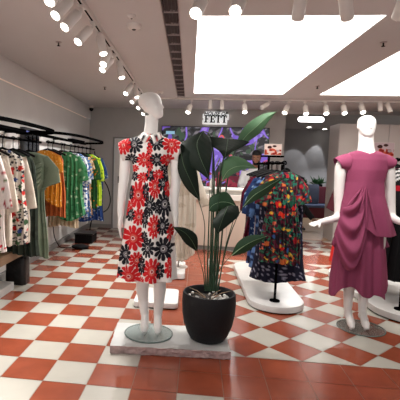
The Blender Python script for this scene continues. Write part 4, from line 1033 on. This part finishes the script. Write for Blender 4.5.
# ---- right edge rack with black clothes
t = thing('clothes_rack', (2.25, 4.8, .076), 'black clothes rack at the right edge carrying black and plum clothes', 'rack')
for yy in (4.13, 5.6):
    q = MB(); q.cyl((2.06, yy, .088), (2.06, yy, 1.50), .0125, n=14); obj('pole', q, 'black metal', t)
    q = MB(); q.cyl((2.06, yy, .0765), (2.06, yy, .0875), .05, n=24); obj('foot_plate', q, 'black metal', t)
q = MB(); q.cyl((2.06, 4.0, 1.515), (2.06, 5.7, 1.515), .015, n=14); obj('rail', q, 'black metal', t)
def zebra(s, z):
    c = np.tile(np.array([20., 20, 22]), (len(s), 1)); n = np.sin((z+.03*vnoise(s*14, z*9, 4))*160+4*vnoise(s*9, z*9, 5)); k = (n > .05) & (z > -.16); c[k] = (226, 224, 222); 
    k = (z < -.19) & (z > -.24) & (s < -.03); c[k] = (170, 24, 40); return c
for k, (y, L, cf, lb) in enumerate(((4.32, 1.12, zebra, 'black dress with zebra-striped yoke at the front of the right edge rack'), (4.5, 1.0, solid((96, 30, 56), (70, 20, 40)), 'dark plum dress second on the right edge rack'),
                                    (4.68, 1.18, solid((18, 18, 22)), 'plain black dress third on the right edge rack'), (4.9, 1.1, solid((26, 22, 26)), 'soft black dress fourth on the right edge rack'), (5.2, 1.15, solid((16, 16, 20)), 'long black dress at the rear of the right edge rack'))):
    garment('dress', lb, 'dress', (2.18, y), 0, [(0, .08, .02), (.03, .17, .035), (.12, .21, .045), (1, .27, .08)], 1.45, L, colf=cf, fold=(.014, 6), seed=90+k, hem=.02, nphi=100, nz=110, group='dark clothes on the right edge rack')
    hanger((2.10, y), 0, 1.47, 1.515, 'black hanger on the right edge rack, holding the '+['zebra-yoked dress', 'dark plum dress', 'plain black dress', 'soft black dress', 'rearmost black dress'][k], .19)

# ---- beige coat stand behind the left mannequin
t = thing('garment_stand', (-.10, 5.3, .086), 'slim white stand on the rear square platform holding the beige coat', 'stand')
q = MB(); q.cyl((-.10, 5.32, .0865), (-.10, 5.32, .098), .12, n=28); obj('base', q, 'white metal', t)
q = MB(); q.cyl((-.10, 5.32, .0985), (-.10, 5.32, 1.53), .012); obj('pole', q, 'white metal', t)
q = MB(); q.cyl((-.28, 5.32, 1.54), (.10, 5.32, 1.54), .011); obj('crossbar', q, 'white metal', t)
hanger((-.09, 5.30), 0, 1.47, 1.54, 'pale hanger of the beige coat behind the flowered dress', .18, 'white metal')
garment('coat', 'beige coat hanging behind the right side of the flowered dress', 'coat', (-.09, 5.30), 0, [(0, .07, .03), (.05, .15, .05), (.2, .17, .07), (.6, .19, .08), (1, .20, .09)], 1.45, 1.22, colf=solid((196, 186, 172), (178, 166, 150), .08, 7, .6),
        sleeves=[(1, [(.13, -.01, -.05), (.20, -.03, -.3), (.30, -.05, -.56)], [.045, .06, .068], .7), (-1, [(-.13, -.01, -.05), (-.21, -.03, -.3), (-.27, -.05, -.56)], [.045, .06, .068], .7)], fold=(.018, 6), seed=11, hem=.05, nphi=90, nz=80)

# ================================================================= LEFT WALL RACKS
def wallrack(y0, y1, xo, zt_, label):
    t = thing('wall_clothes_rack', (XL, (y0+y1)/2, zt_-.2), label, 'rack', 'black wall racks on the left')
    xin = XL+.18; pts = []
    n = 26
    for i in range(n+1):
        a = lerp(PI/2, -PI/2, i/n); e = 3.2
        ca, sa = math.cos(a), math.sin(a); x = xin+(xo-xin)*abs(ca)**(2/e); y = (y0+y1)/2+(y1-y0)/2*math.copysign(abs(sa)**(2/e), sa); pts.append((x, y))
    q = MB(); R_ = []
    for (x, y) in pts:
        R_.append([(x-.006, y, zt_-.018), (x+.006, y, zt_-.018), (x+.006, y, zt_+.018), (x-.006, y, zt_+.018)])
    q.rings(R_); obj('outer_band', q, 'black metal', t)
    q = MB(); q.box((xin-.02, y0+.02, zt_-.03), (xin+.02, y1-.02, zt_+.005)); obj('inner_bar', q, 'black metal', t)
    for yy in (y0+.25, (y0+y1)/2, y1-.25):
        q = MB(); q.box((XL+.001, yy-.015, zt_-.02), (xin-.021, yy+.015, zt_+.0)); obj('bracket', q, 'black metal', t)
    q = MB(); q.cyl((-1.78, y0+.08, zt_-.115), (-1.78, y1-.08, zt_-.115), .012); obj('hanging_rail', q, 'black metal', t)
    for yy in (y0+.35, y1-.35):
        q = MB(); q.tube([(xin, yy, zt_-.02), (xin, yy, zt_-.03), (-1.78, yy, zt_-.03), (-1.78, yy, zt_-.103)], .008, 8); obj('dropper', q, 'black metal', t)
    q = MB(); q.box((-1.80, (y0+y1)/2-.35, zt_-.04), (-1.72, (y0+y1)/2+.35, zt_-.012)) ; obj('centre_plate', q, 'black metal', t)
wallrack(2.9, 4.95, -1.49, 1.73, 'curved black wall rack nearest the camera, at the left edge')
wallrack(5.0, 7.75, -1.49, 1.75, 'curved black wall rack farther along the left wall')
RZ = 1.73-.115; RZ2 = 1.75-.115
def emb(s, z):
    c = np.tile(np.array([214., 206, 196]), (len(s), 1))
    k = (np.abs(s) < .12); 
    d = c.copy(); mixpat(d, s, z, [(34, 34, 40), (40, 40, 48)], .035, 101, size=.36, petals=5, prob=.8); mixpat(d, s, z, [(196, 40, 40), (44, 70, 130), (190, 50, 44), (60, 90, 60)], .065, 102, size=.34, petals=5, prob=.75); return d
def wred(s, z):
    c = np.tile(np.array([222., 212, 206]), (len(s), 1)); return mixpat(c, s, z, [(190, 40, 56), (160, 50, 60), (90, 110, 70)], .05, 103, size=.26, petals=5, prob=.55)
def orng(s, z): return mixpat(np.tile(np.array([222., 144, 48]), (len(s), 1)), s, z, [(244, 206, 140), (208, 110, 30)], .03, 104, size=.2, prob=.5)
def grn(s, z): return mixpat(np.tile(np.array([62., 132, 88]), (len(s), 1)), s, z, [(168, 200, 168), (38, 100, 62)], .06, 105, size=.27, petals=4, prob=.75)
def bluew(s, z): return mixpat(np.tile(np.array([214., 220, 228]), (len(s), 1)), s, z, [(44, 84, 150), (70, 116, 180), (30, 60, 110)], .045, 106, size=.4, petals=4, prob=.85)
def wblue(s, z): return mixpat(np.tile(np.array([70., 106, 158]), (len(s), 1)), s, z, [(222, 224, 226), (200, 208, 216), (220, 190, 80)], .04, 107, size=.36, petals=3, prob=.8)
def grno(s, z): return mixpat(np.tile(np.array([40., 92, 50]), (len(s), 1)), s, z, [(222, 120, 40), (30, 70, 40), (90, 140, 60)], .05, 108, size=.3, petals=4, prob=.7)
def lime(s, z): return mixpat(np.tile(np.array([186., 218, 50]), (len(s), 1)), s, z, [(90, 150, 50), (226, 232, 120), (60, 110, 50)], .05, 109, size=.33, petals=3, prob=.7)
def bluep(s, z): return mixpat(np.tile(np.array([48., 80, 150]), (len(s), 1)), s, z, [(200, 210, 226), (34, 50, 100)], .04, 110, size=.3, petals=4, prob=.8)
P0 = [(0, .05, .02), (.035, .10, .03), (.075, .155, .04), (.15, .185, .05), (.5, .20, .055), (1, .23, .07)]
P1 = [(0, .05, .02), (.035, .11, .03), (.08, .165, .045), (.15, .20, .06), (.5, .22, .08), (1, .26, .11)]
SL = lambda l, r=.045, out=.03: [(s, [(s*.14, 0, -.06), (s*(.195+out*.4), -.02, -.06-l*.5), (s*(.215+out), -.03, -.06-l)], [.04, r, r*1.1], .6) for s in (-1, 1)]
LG_ = [(3.42, -1.79, wred, .88, P0, SL(.45), 'white dress with small red flowers nearest on the left wall rack'),
       (3.60, -1.81, solid((206, 196, 182), (190, 178, 164), .06, 8), .86, P0, SL(.5, .05, .03), 'cream dress sleeve showing behind the red flowered one'),
       (3.84, -1.755, emb, .88, P0, [], 'white dress embroidered with black, red and blue flowers on the left'),
       (4.08, -1.83, solid((216, 206, 192), (204, 192, 176), .07, 9), .93, P0, SL(.52, .055, .03), 'plain cream long-sleeved dress right of the embroidered one'),
       (4.22, -1.78, solid((52, 62, 54), (40, 48, 42), .05, 10), 1.08, P0, [], 'dark green dress peeking out below the cream one')]
for k, (y, x, cf, L, pr, sl, lb) in enumerate(LG_):
    garment('dress', lb, 'dress', (x, y), .08, pr, 1.49, L, colf=cf, sleeves=sl, fold=(.018, 8), seed=120+k, hem=.02, nphi=150 if cf in (emb, wred) else 80, nz=150 if cf in (emb, wred) else 70, group='dresses on the near left wall rack')
    hanger((-1.78, y), .08, 1.515, RZ, 'black hanger on the near left rack holding the '+['red flowered white dress', 'cream sleeved dress', 'embroidered dress', 'plain cream dress', 'dark green dress'][k], .17)
# sage draped dress
SG_ = solid((124, 138, 118), (108, 124, 104), .09, 12)
garment('dress', 'sage green draped dress with cowl folds hanging at the end of the near rack', 'dress', (-1.78, 4.52), .12, [(0, .08, .04), (.03, .19, .07), (.12, .235, .09), (.28, .23, .10), (.38, .17, .08), (.6, .19, .08), (1, .22, .10)], 1.49, 1.12, colf=SG_, fold=(.022, 4), seed=140, hem=.07,
        sleeves=[(1, [(.14, -.02, -.06), (.24, -.03, -.2), (.25, -.03, -.36)], [.07, .10, .11], .6), (-1, [(-.14, -.02, -.06), (-.22, -.03, -.2), (-.23, -.03, -.34)], [.07, .09, .10], .6)], nphi=120, nz=100)
tg = [o for o in COL.objects if o.get('label', '').startswith('sage green draped')][0]
for k in range(5):
    q = MB(); pts = [(-1.78+x, 4.52-.11-.018*k-.06*math.cos(PI*x/.42), 1.49-.10-.05*k*1.05-(.10+.02*k)*math.cos(PI*x/.42)) for x in np.linspace(-.19, .19, 14)]
    q.tube(pts, [.006]+[.02]*12+[.006], 10); P = np.array(q.v); obj('cowl_fold', q, 'cloth', tg, cols=SG_(P[:, 0], P[:, 2]), smooth=70)
hanger((-1.79, 4.52), .12, 1.515, RZ, 'black hanger of the sage green draped dress', .19)
LG2 = [(5.12, -1.82, orng, .66, P0, SL(.22, .045, -.03), 'orange dress with small pale motifs beside the sage green dress'),
       (5.3, -1.82, solid((176, 92, 50), (150, 80, 44), .05, 13), .86, P0, [], 'rust brown top hem hanging just below the orange dress'),
       (5.68, -1.70, grn, .90, P1, SL(.34, .08, .0), 'green dress with pale leaf motifs on the far left rack'),
       (5.80, -1.78, solid((206, 190, 164), (180, 160, 130), .05, 14), 1.06, P0, [], 'tan dress hem showing beneath the green one'),
       (6.12, -1.74, bluew, .88, P0, SL(.4, .05, .01), 'blue and white patterned dress right of the green one'),
       (6.34, -1.74, wblue, 1.0, P0, SL(.34, .05, .0), 'blue dress with white blotches, fourth from the rack end'),
       (6.55, -1.77, solid((146, 112, 78), (200, 180, 140), .04, 15), .98, P0, SL(.2, .05, .0), 'brown and cream dress squeezed between the blue ones'),
       (6.80, -1.73, grno, .88, P0, SL(.36, .06, .0), 'dark green dress dotted with orange flowers'),
       (7.08, -1.72, lime, .86, P0, SL(.4, .05, .0), 'bright lime dress near the far end of the rack'),
       (7.34, -1.74, bluep, 1.18, P0, SL(.36, .05, .03), 'long blue patterned dress at the far end of the rack')]
for k, (y, x, cf, L, pr, sl, lb) in enumerate(LG2):
    garment('dress', lb, 'dress', (x, y), .1, pr, 1.53, L, colf=cf, sleeves=sl, fold=(.018, 8), seed=160+k, hem=.05 if k in (0, 2) else .02, nphi=130, nz=110, group='dresses on the far left wall rack')
    hanger((-1.78, y), .1, 1.555, RZ2, 'black hanger on the far left rack holding the '+lb.split(' dress')[0].split(' top')[0]+' garment', .17)

# things along the left wall
t = thing('wooden_shelf', (-1.97, 3.9, .32), 'low tan wooden wall shelf below the embroidered dress', 'shelf')
q = MB(); q.box((XL+.001, 3.3, .345), (-1.81, 4.44, .44)); obj('board', q, 'tan wood', t, bevel=.004)
for yy in (3.5, 3.9):
    q = MB(); q.box((XL+.001, yy-.02, .20), (XL+.2, yy+.02, .3445)); obj('bracket', q, 'black metal', t)
q = MB(); R_ = []
for z, s_ in ((0, .95), (.01, 1), (.1, 1.0), (.2, .98), (.3, .95), (.315, .85)):
    R_.append([(-1.905+.12*s_*math.copysign(abs(math.cos(a))**.4, math.cos(a)), 4.50+.085*s_*math.copysign(abs(math.sin(a))**.4, math.sin(a))+.008*math.sin(7*a+z*30), z+.001) for a in np.linspace(0, 2*PI, 41)[:-1]])
q.rings(R_); obj('black_bag', q, 'black bag film', None, smooth=50, label='shiny black bag on the floor under the wooden shelf', cat='bag')
q = MB(); q.box((XL+.05, 3.0, 0), (-1.85, 4.27, .085)); obj('grey_step', q, 'stone top', None, bevel=.006, label='low grey step block at the left edge below the rack', cat='step')
t = thing('storage_box', (-1.78, 7.1, 0), 'black storage box on the floor beneath the far end of the left rack', 'box')
q = MB(); q.box((-1.93, 6.95, .001), (-1.62, 7.3, .15)); obj('box', q, 'black plastic', t, bevel=.01); q = MB(); q.box((-1.94, 6.94, .151), (-1.61, 7.31, .175)); obj('lid', q, 'black bag film', t, bevel=.006)
q = MB(); q.lathe((-1.72, 6.55, 0.001), [(.09, 0), (.14, .02), (.14, .04), (.08, .06), (.02, .065)], 24); obj('cable_coil', q, 'black plastic', None, smooth=40, label='flat dark coil lying on the floor near the black storage box', cat='cable')
q = MB(); limb(q, [(XL+.03, 6.3, .60), (XL+.05, 6.3, .42), (XL+.06, 6.36, .2), (XL+.12, 6.45, .03), (-1.95, 6.5, .012), (-1.87, 6.52, .012)], [.007]*6, 8, 8); obj('power_cable', q, 'black plastic', None, smooth=60, label='black cable drooping from the wall socket to the floor', cat='cable')
t = thing('wall_socket', (XL+.012, 6.3, .62), 'small dark wall socket low on the left wall', 'socket')
q = MB(); q.box((XL+.001, 6.25, .60), (XL+.014, 6.35, .69)); obj('plate', q, 'grey skirting', t); q = MB(); q.box((XL+.0145, 6.28, .61), (XL+.04, 6.32, .65)); obj('plug', q, 'black plastic', t)
q = MB(); pts = [np.array([-1.78, 7.69, 1.60]), np.array([-1.76, 7.85, 1.35])]+[un(x, y, Y=8.0) for x, y in ((104.5, 181), (108, 188), (110.3, 198), (109.5, 205), (106, 210.5))]+[np.array([-1.86, 8.0, .3]), np.array([-1.9, 7.9, .013])]; limb(q, pts, [.011]*9, 8, 8)
obj('hanging_cable', q, 'black plastic', None, smooth=60, label='black cable looping out past the last blue dress down to the floor', cat='cable')
# dark panel and white arches behind the near rack
t = thing('wall_mirror', (XL+.01, 5.75, 1.2), 'pale rounded mirror panel on the wall above the sage and orange dresses', 'mirror')
def wallpanel(y0, y1, z0, z1, r, x0, x1):
    P = [(y0, z0), (y1, z0)]+[(y1-r+r*math.cos(a), z1-r+r*math.sin(a)) for a in np.linspace(0, PI/2, 10)]+[(y0+r+r*math.cos(a), z1-r+r*math.sin(a)) for a in np.linspace(PI/2, PI, 10)]
    n = len(P); q = MB(); q.add([(x0, a, b_) for a, b_ in P]+[(x1, a, b_) for a, b_ in P], [tuple(range(n-1, -1, -1)), tuple(range(n, 2*n))]+[(i, (i+1) % n, n+(i+1) % n, n+i) for i in range(n)]); return q
a_, b_ = un(39, 140, X=XL+.02), un(59, 140, X=XL+.02)
obj('frame', wallpanel(a_[1], b_[1]+.1, 1.1, 1.87, .25, XL+.001, XL+.012), 'white metal', t); obj('glass', wallpanel(a_[1]+.03, b_[1]+.07, 1.13, 1.84, .23, XL+.0125, XL+.016), 'arch white', t)
a_, b_ = un(9, 140, X=XL+.02), un(20, 140, X=XL+.02)
t = thing('wall_mirror', (XL+.01, a_[1]+.3, 1.2), 'smaller pale rounded mirror above the embroidered dress at the left', 'mirror')
obj('frame', wallpanel(a_[1]-.1, b_[1], 1.1, 1.80, .2, XL+.001, XL+.012), 'white metal', t); obj('glass', wallpanel(a_[1]-.07, b_[1]-.03, 1.13, 1.77, .18, XL+.0125, XL+.016), 'arch white', t)
a_, b_ = un(20.5, 140, X=XL+.02), un(37, 140, X=XL+.02)
t = thing('wall_cabinet', (XL+.03, (a_[1]+b_[1])/2, 1.2), 'dark glass wall cabinet between the two pale rounded mirrors', 'cabinet')
q = MB(); q.box((XL+.001, a_[1]+.03, 1.15), (XL+.06, b_[1]-.02, 1.82)); obj('carcass', q, 'dark glass', t); 
for k in range(3):
    q = MB(); yy = lerp(a_[1], b_[1], .25+.25*k); q.box((XL+.0605, yy, 1.18), (XL+.064, yy+.03, 1.79)); obj('trim', q, 'black metal', t)
q = MB(); q.box((XL+.0605, a_[1]+.05, 1.74), (XL+.066, a_[1]+.20, 1.775)); obj('tag', q, 'blue tag', t, label='small blue tag')

# ================================================================= PEOPLE
def person_parts(t, J, skin_vox=.008):
    pass
# standing man behind the counter
mx, my = 1.22, 8.12
t = thing('person', (mx, my, 0), 'bearded person with short black hair in a white shirt, looking down behind the counter', 'person')
b = MB(); hd_c = un(256, 164.2, Y=my); top_z = un(256, 150, Y=my)[2]; hh = top_z-hd_c[2]-.005
hx = hd_c[0]
head(b, (hx, my-.03, hd_c[2]), hh, math.radians(-12), tilt=-.25)
limb(b, [(hx, my, hd_c[2]+.05), (mx+.01, my+.01, hd_c[2]-.06), (mx, my+.01, hd_c[2]-.14)], [.055, .056, .075], 14)
SZ = hd_c[2]-.10
torso(b, [(mx, my, z, w_, d) for z, w_, d in ((.86, .13, .09), (.95, .165, .11), (1.05, .15, .10), (SZ-.28, .165, .11), (SZ-.12, .185, .11), (SZ-.04, .17, .08), (SZ, .08, .06))])
for s_, pts in ((-1, [(mx-.17, my, SZ-.05), (mx-.25, my-.05, SZ-.30), (mx-.22, my-.30, SZ-.36), (mx-.19, my-.36, SZ-.37)]), (1, [(mx+.17, my, SZ-.05), (mx+.23, my-.04, SZ-.30), (mx+.12, my-.28, SZ-.36), (mx+.08, my-.34, SZ-.37)])):
    limb(b, pts, [.055, .042, .030, .026], 12); p = np.array(pts[-1]); hand(b, p, p-np.array(pts[-2]), [0, 0, -1], -s_, L=.17, curl=.35)
for s_ in (-1, 1):
    limb(b, [(mx+s_*.09, my, .90), (mx+s_*.10, my-.01, .5), (mx+s_*.10, my+.01, .09)], [.095, .06, .04], 14); foot(b, (mx+s_*.10, my+.01, .09), (mx+s_*.12, my-.16, .03))
voxel(b, 'body', 'skin', t, .009, 2)
def facemark(W_, parts, t):
    for nm, m_, p, r in parts:
        q = MB(); c_ = W_(*p); q.ell(c_, r, 8, 6); obj(nm, q, m_, t, smooth=60)
q = MB(); W_ = head(MB(), (hx, my-.03, hd_c[2]), hh, math.radians(-12), tilt=-.25)
facemark(W_, [('eye', 'eye white', (-.12, .365, .47), (.012, .008, .006)), ('eye', 'eye white', (.12, .365, .47), (.012, .008, .006)), ('pupil', 'hair black', (-.12, .385, .465), (.006, .006, .006)), ('pupil', 'hair black', (.12, .385, .465), (.006, .006, .006)),
              ('eyebrow', 'hair black', (-.12, .385, .56), (.024, .008, .005)), ('eyebrow', 'hair black', (.12, .385, .56), (.024, .008, .005)), ('lips', 'lips', (0, .41, .21), (.022, .01, .007))], t)
# hair cap and beard as shells around the head
def shell(W_, tab, a0, a1, n=20):
    q = MB(); R_ = []
    for z, yc, hd, hw in tab:
        R_.append([W_(hw*math.sin(a), yc+hd*math.cos(a), z) for a in np.linspace(a0, a1, n)])
    m_ = len(R_); q.v = [p for r in R_ for p in r]; q.f = [(i*n+j, i*n+j+1, (i+1)*n+j+1, (i+1)*n+j) for i in range(m_-1) for j in range(n-1)]; q.mi = [0]*len(q.f); return q
hair = shell(W_, [(.52, -.02, .42, .335), (.64, -.03, .43, .34), (.76, -.03, .42, .325), (.88, -.03, .37, .285), (.98, -.02, .26, .2), (1.05, -.02, .10, .08), (1.06, -.02, .01, .01)], math.radians(68), math.radians(292), 26)
obj('hair', hair, 'hair black', t, smooth=70, mods=sol(.012))
fr = shell(W_, [(.74, -.01, .42, .33), (.84, -.01, .40, .30), (.94, -.01, .31, .23), (1.03, -.02, .14, .12), (1.06, -.02, .01, .01)], math.radians(-70), math.radians(70), 18)
obj('hair', fr, 'hair black', t, smooth=70, mods=sol(.012))
brd = shell(W_, [(-.02, .18, .12, .12), (.04, .17, .21, .19), (.12, .14, .275, .24), (.2, .11, .31, .26), (.30, .07, .345, .29)], math.radians(-100), math.radians(100), 24)
brd.f = [f for f in brd.f if not (min(f) >= 3*24 and 8 <= (min(f) % 24) <= 14)]; brd.mi = [0]*len(brd.f)
obj('beard', brd, 'hair black', t, smooth=70, mods=sol(.010))
# shirt & trousers
def shirt(t, c, z0, SZ, arms, m_, w_=1.0, hd=.125):
    q = MB(); torso(q, [(c[0], c[1], z, a*w_, d) for z, a, d in ((z0, .175, hd), (z0+.12, .168, hd*.95), (SZ-.28, .185, hd), (SZ-.12, .205, hd), (SZ-.04, .185, .095), (SZ+.0, .105, .075), (SZ+.03, .07, .065))]); 
    for pts, r in arms: limb(q, pts, r, 14)
    voxel(q, 'shirt', m_, t, .010, 2)
shirt(t, (mx, my), .86, SZ, [([(mx-.17, my, SZ-.05), (mx-.25, my-.05, SZ-.30), (mx-.225, my-.27, SZ-.355)], [.072, .058, .046]), ([(mx+.17, my, SZ-.05), (mx+.23, my-.04, SZ-.30), (mx+.13, my-.25, SZ-.355)], [.072, .058, .046])], 'white shirt')
q = MB(); torso(q, [(mx, my, z, a, d) for z, a, d in ((.80, .16, .12), (.90, .172, .122), (.96, .165, .118))])
for s_ in (-1, 1): limb(q, [(mx+s_*.085, my, .86), (mx+s_*.10, my-.01, .5), (mx+s_*.10, my+.01, .10)], [.105, .078, .066], 14)
voxel(q, 'trousers', 'dark trousers', t, .011, 2)
for s_ in (-1, 1):
    q = MB(); limb(q, [(mx+s_*.10, my+.06, .045), (mx+s_*.105, my-.04, .05), (mx+s_*.115, my-.13, .04), (mx+s_*.12, my-.19, .03)], [.042, .046, .045, .028], 12); voxel(q, 'shoe', 'shoe black', t, .009, 1)

# seated person in the back room, mostly behind the rack
K1 = un(303, 207, Y=9.9); A1 = un(314, 220.5, Y=9.75); hip = np.array([K1[0]-.36, 10.15, .50])
t = thing('person', (hip[0], hip[1], 0), 'seated person in black trousers, legs showing behind the multicoloured dress', 'person')
b = MB(); sz = 1.05
head(b, (hip[0], hip[1]-.02, 1.16), .23, math.radians(30)); limb(b, [(hip[0], hip[1], 1.2), (hip[0], hip[1]+.01, 1.02)], [.052, .07], 12)
torso(b, [(hip[0], hip[1], z, w_, d) for z, w_, d in ((.46, .15, .12), (.55, .165, .12), (.7, .145, .10), (.9, .175, .105), (1.02, .165, .08), (1.06, .08, .06))])
K2 = hip+np.array([.30, -.36, .04]); A2 = np.array([K2[0]-.04, K2[1]+.0, .10])
legs = [([hip+[.06, -.02, 0], K1, A1], A1+np.array([.13, -.06, -.02])), ([hip+[-.02, -.05, 0], K2, A2], A2+np.array([.08, -.16, -.06]))]
for pts, toe in legs:
    limb(b, [pts[0], lerp(pts[0], pts[1], .5), pts[1], lerp(pts[1], pts[2], .4), pts[2]], [.085, .07, .055, .05, .032], 14); foot(b, pts[2], toe)
ha = [([(hip[0]-.17, hip[1], 1.0), (hip[0]-.22, hip[1]-.08, .74), (hip[0]-.05, hip[1]-.30, .66)], -1), ([(hip[0]+.17, hip[1], 1.0), (hip[0]+.22, hip[1]-.08, .74), (hip[0]+.1, hip[1]-.30, .66)], 1)]
for pts, s_ in ha:
    limb(b, pts, [.052, .042, .026], 12); p = np.array(pts[-1]); hand(b, p, p-np.array(pts[-2]), [0, 0, -1], -s_, L=.16)
voxel(b, 'body', 'skin', t, .010, 2)
W_ = head(MB(), (hip[0], hip[1]-.02, 1.16), .23, math.radians(30))
facemark(W_, [('eye', 'eye white', (-.12, .365, .47), (.012, .008, .006)), ('eye', 'eye white', (.12, .365, .47), (.012, .008, .006)), ('lips', 'lips', (0, .40, .21), (.022, .01, .007))], t)
hair = shell(W_, [(.1, -.1, .40, .36), (.4, -.05, .43, .36), (.64, -.03, .43, .34), (.76, -.03, .42, .325), (.88, -.03, .37, .285), (.98, -.02, .26, .2), (1.05, -.02, .10, .08), (1.06, -.02, .01, .01)], math.radians(75), math.radians(285), 26)
obj('hair', hair, 'hair black', t, smooth=70, mods=sol(.012))
fr = shell(W_, [(.74, -.01, .42, .33), (.84, -.01, .40, .30), (.94, -.01, .31, .23), (1.03, -.02, .14, .12), (1.06, -.02, .01, .01)], math.radians(-76), math.radians(76), 18); obj('hair', fr, 'hair black', t, smooth=70, mods=sol(.012))
shirt(t, hip, .52, 1.03, [([np.array(p) for p in pts], [.07, .056, .044]) for pts, s_ in ha], 'dark trousers', .92)
q = MB(); torso(q, [(hip[0], hip[1], z, a, d) for z, a, d in ((.42, .16, .13), (.52, .175, .135), (.58, .165, .12))])
for pts, toe in legs: limb(q, [pts[0], lerp(pts[0], pts[1], .5), pts[1], lerp(pts[1], pts[2], .45), lerp(pts[1], pts[2], .88)], [.10, .088, .078, .072, .06], 14)
voxel(q, 'trousers', 'dark trousers', t, .012, 2)
for pts, toe in legs:
    q = MB(); d = toe-pts[2]; limb(q, [pts[2]+[0, 0, -.04]-d*.2, lerp(pts[2], toe, .4)+[0, 0, -.02], toe+d*.12], [.04, .045, .026], 12); voxel(q, 'shoe', 'shoe black', t, .009, 1)
t = thing('stool', (hip[0], hip[1]+.05, 0), 'dark stool under the seated person, behind the T-bar rack', 'stool')
q = MB(); q.cyl((hip[0], hip[1]+.05, .36), (hip[0], hip[1]+.05, .40), .2, n=32); obj('seat', q, 'wine upholstery', t, bevel=.008)
for a in (.8, 2.4, 3.9, 5.5):
    q = MB(); q.cyl((hip[0]+.2*math.cos(a), hip[1]+.05+.2*math.sin(a), 0), (hip[0]+.13*math.cos(a), hip[1]+.05+.13*math.sin(a), .3595), .012, n=10); obj('leg', q, 'black metal', t)

# ================================================================= BACK ROOM FURNITURE
t = thing('banquette', (3.3, 12.45, 0), 'long wine-red upholstered banquette with blue-grey seat along the far dark wall', 'sofa')
q = MB(); q.box((2.2, 12.2, 0), (4.34, 12.85, .30)); obj('base', q, 'wine upholstery', t, bevel=.01)
q = MB(); q.box((2.2, 12.15, .301), (4.34, 12.7, .38)); obj('seat', q, 'blue seat', t, bevel=.02)
q = MB(); q.box((2.2, 12.70, .381), (4.34, 12.86, .88)); obj('backrest', q, 'wine upholstery', t, bevel=.02)
for k, (x, w_) in enumerate(((3.25, 'left'), (3.6, 'right'))):
    q = MB(); R_ = []
    for i, f in enumerate((0, .04, .3, .7, .96, 1)):
        r = (.82, .95, 1, 1, .95, .8)[i]; R_.append([(x+.17*r*math.copysign(abs(math.cos(a))**.5, math.cos(a)), 12.52+.07*r*math.copysign(abs(math.sin(a))**.7, math.sin(a))+.06*f, .385+.56*f) for a in np.linspace(0, 2*PI, 25)[:-1]])
    q.rings(R_); obj('cushion', q, 'slate cushion', None, smooth=60, label='dark slate upright cushion on the banquette, '+w_+' of the two', cat='cushion', group='cushions on the banquette')
for k, x in enumerate((2.95, 3.35, 3.78, 4.2)):
    t = thing('leafy_plant', (x, 12.79, .881), 'small green plant on the banquette back, '+['leftmost of four', 'second of four from the left', 'third of four from the left, tallest', 'rightmost of four'][k], 'plant', 'plants along the banquette')
    q = MB(); q.box((x-.13, 12.73, .882), (x+.13, 12.85, .95)); obj('planter', q, 'black plastic', t)
    q = MB(); rs = random.Random(k)
    for i in range(46):
        a = rs.uniform(0, 2*PI); l = rs.uniform(.08, .2 if k != 2 else .3); e = rs.uniform(.3, 1.3); p = np.array([x+rs.uniform(-.1, .1), 12.79, .95]); d = np.array([math.cos(a)*math.cos(e), -abs(math.sin(a)*math.cos(e))*.5, math.sin(e)])
        sd = np.cross(d, [0, 1, .2]); sd /= np.linalg.norm(sd); w_ = .02
        q.add([p, p+d*l*.5+sd*w_, p+d*l, p+d*l*.5-sd*w_+[0, -.004, 0]], [(0, 1, 2, 3)])
    obj('foliage', q, 'foliage', t, mods=sol(.002))
q = MB(); A_, B_, C_ = un(335, 187, Y=8.277), un(326.5, 208, Y=8.277), un(335, 212.5, Y=8.277); q.add([A_, B_, C_, A_+[0, .03, 0], B_+[0, .03, 0], C_+[0, .03, 0]], [(0, 1, 2), (5, 4, 3), (0, 3, 4, 1), (1, 4, 5, 2), (2, 5, 3, 0)])
obj('hanging_cloth', q, 'wine upholstery', None, label='pointed wine-red cloth hanging by the cupboard edge beside the plum mannequin arm', cat='cloth', bevel=.004)
t = thing('shopping_bag', (2.33, 6.6, 0), 'bright red shopping bag standing on the floor behind the plum dress', 'bag')
q = MB(); q.add([(2.20, 6.5, .001), (2.46, 6.5, .001), (2.46, 6.62, .001), (2.20, 6.62, .001), (2.235, 6.54, .33), (2.46, 6.54, .33), (2.46, 6.58, .33), (2.235, 6.58, .33)], [(0, 3, 2, 1), (4, 5, 6, 7), (0, 1, 5, 4), (1, 2, 6, 5), (2, 3, 7, 6), (3, 0, 4, 7)]); obj('body', q, 'red bag', t)
q = MB(); limb(q, [(2.29, 6.56, .331), (2.31, 6.56, .42), (2.38, 6.56, .42), (2.40, 6.56, .331)], [.005]*4, 8, 8); obj('handle', q, 'red bag', t)
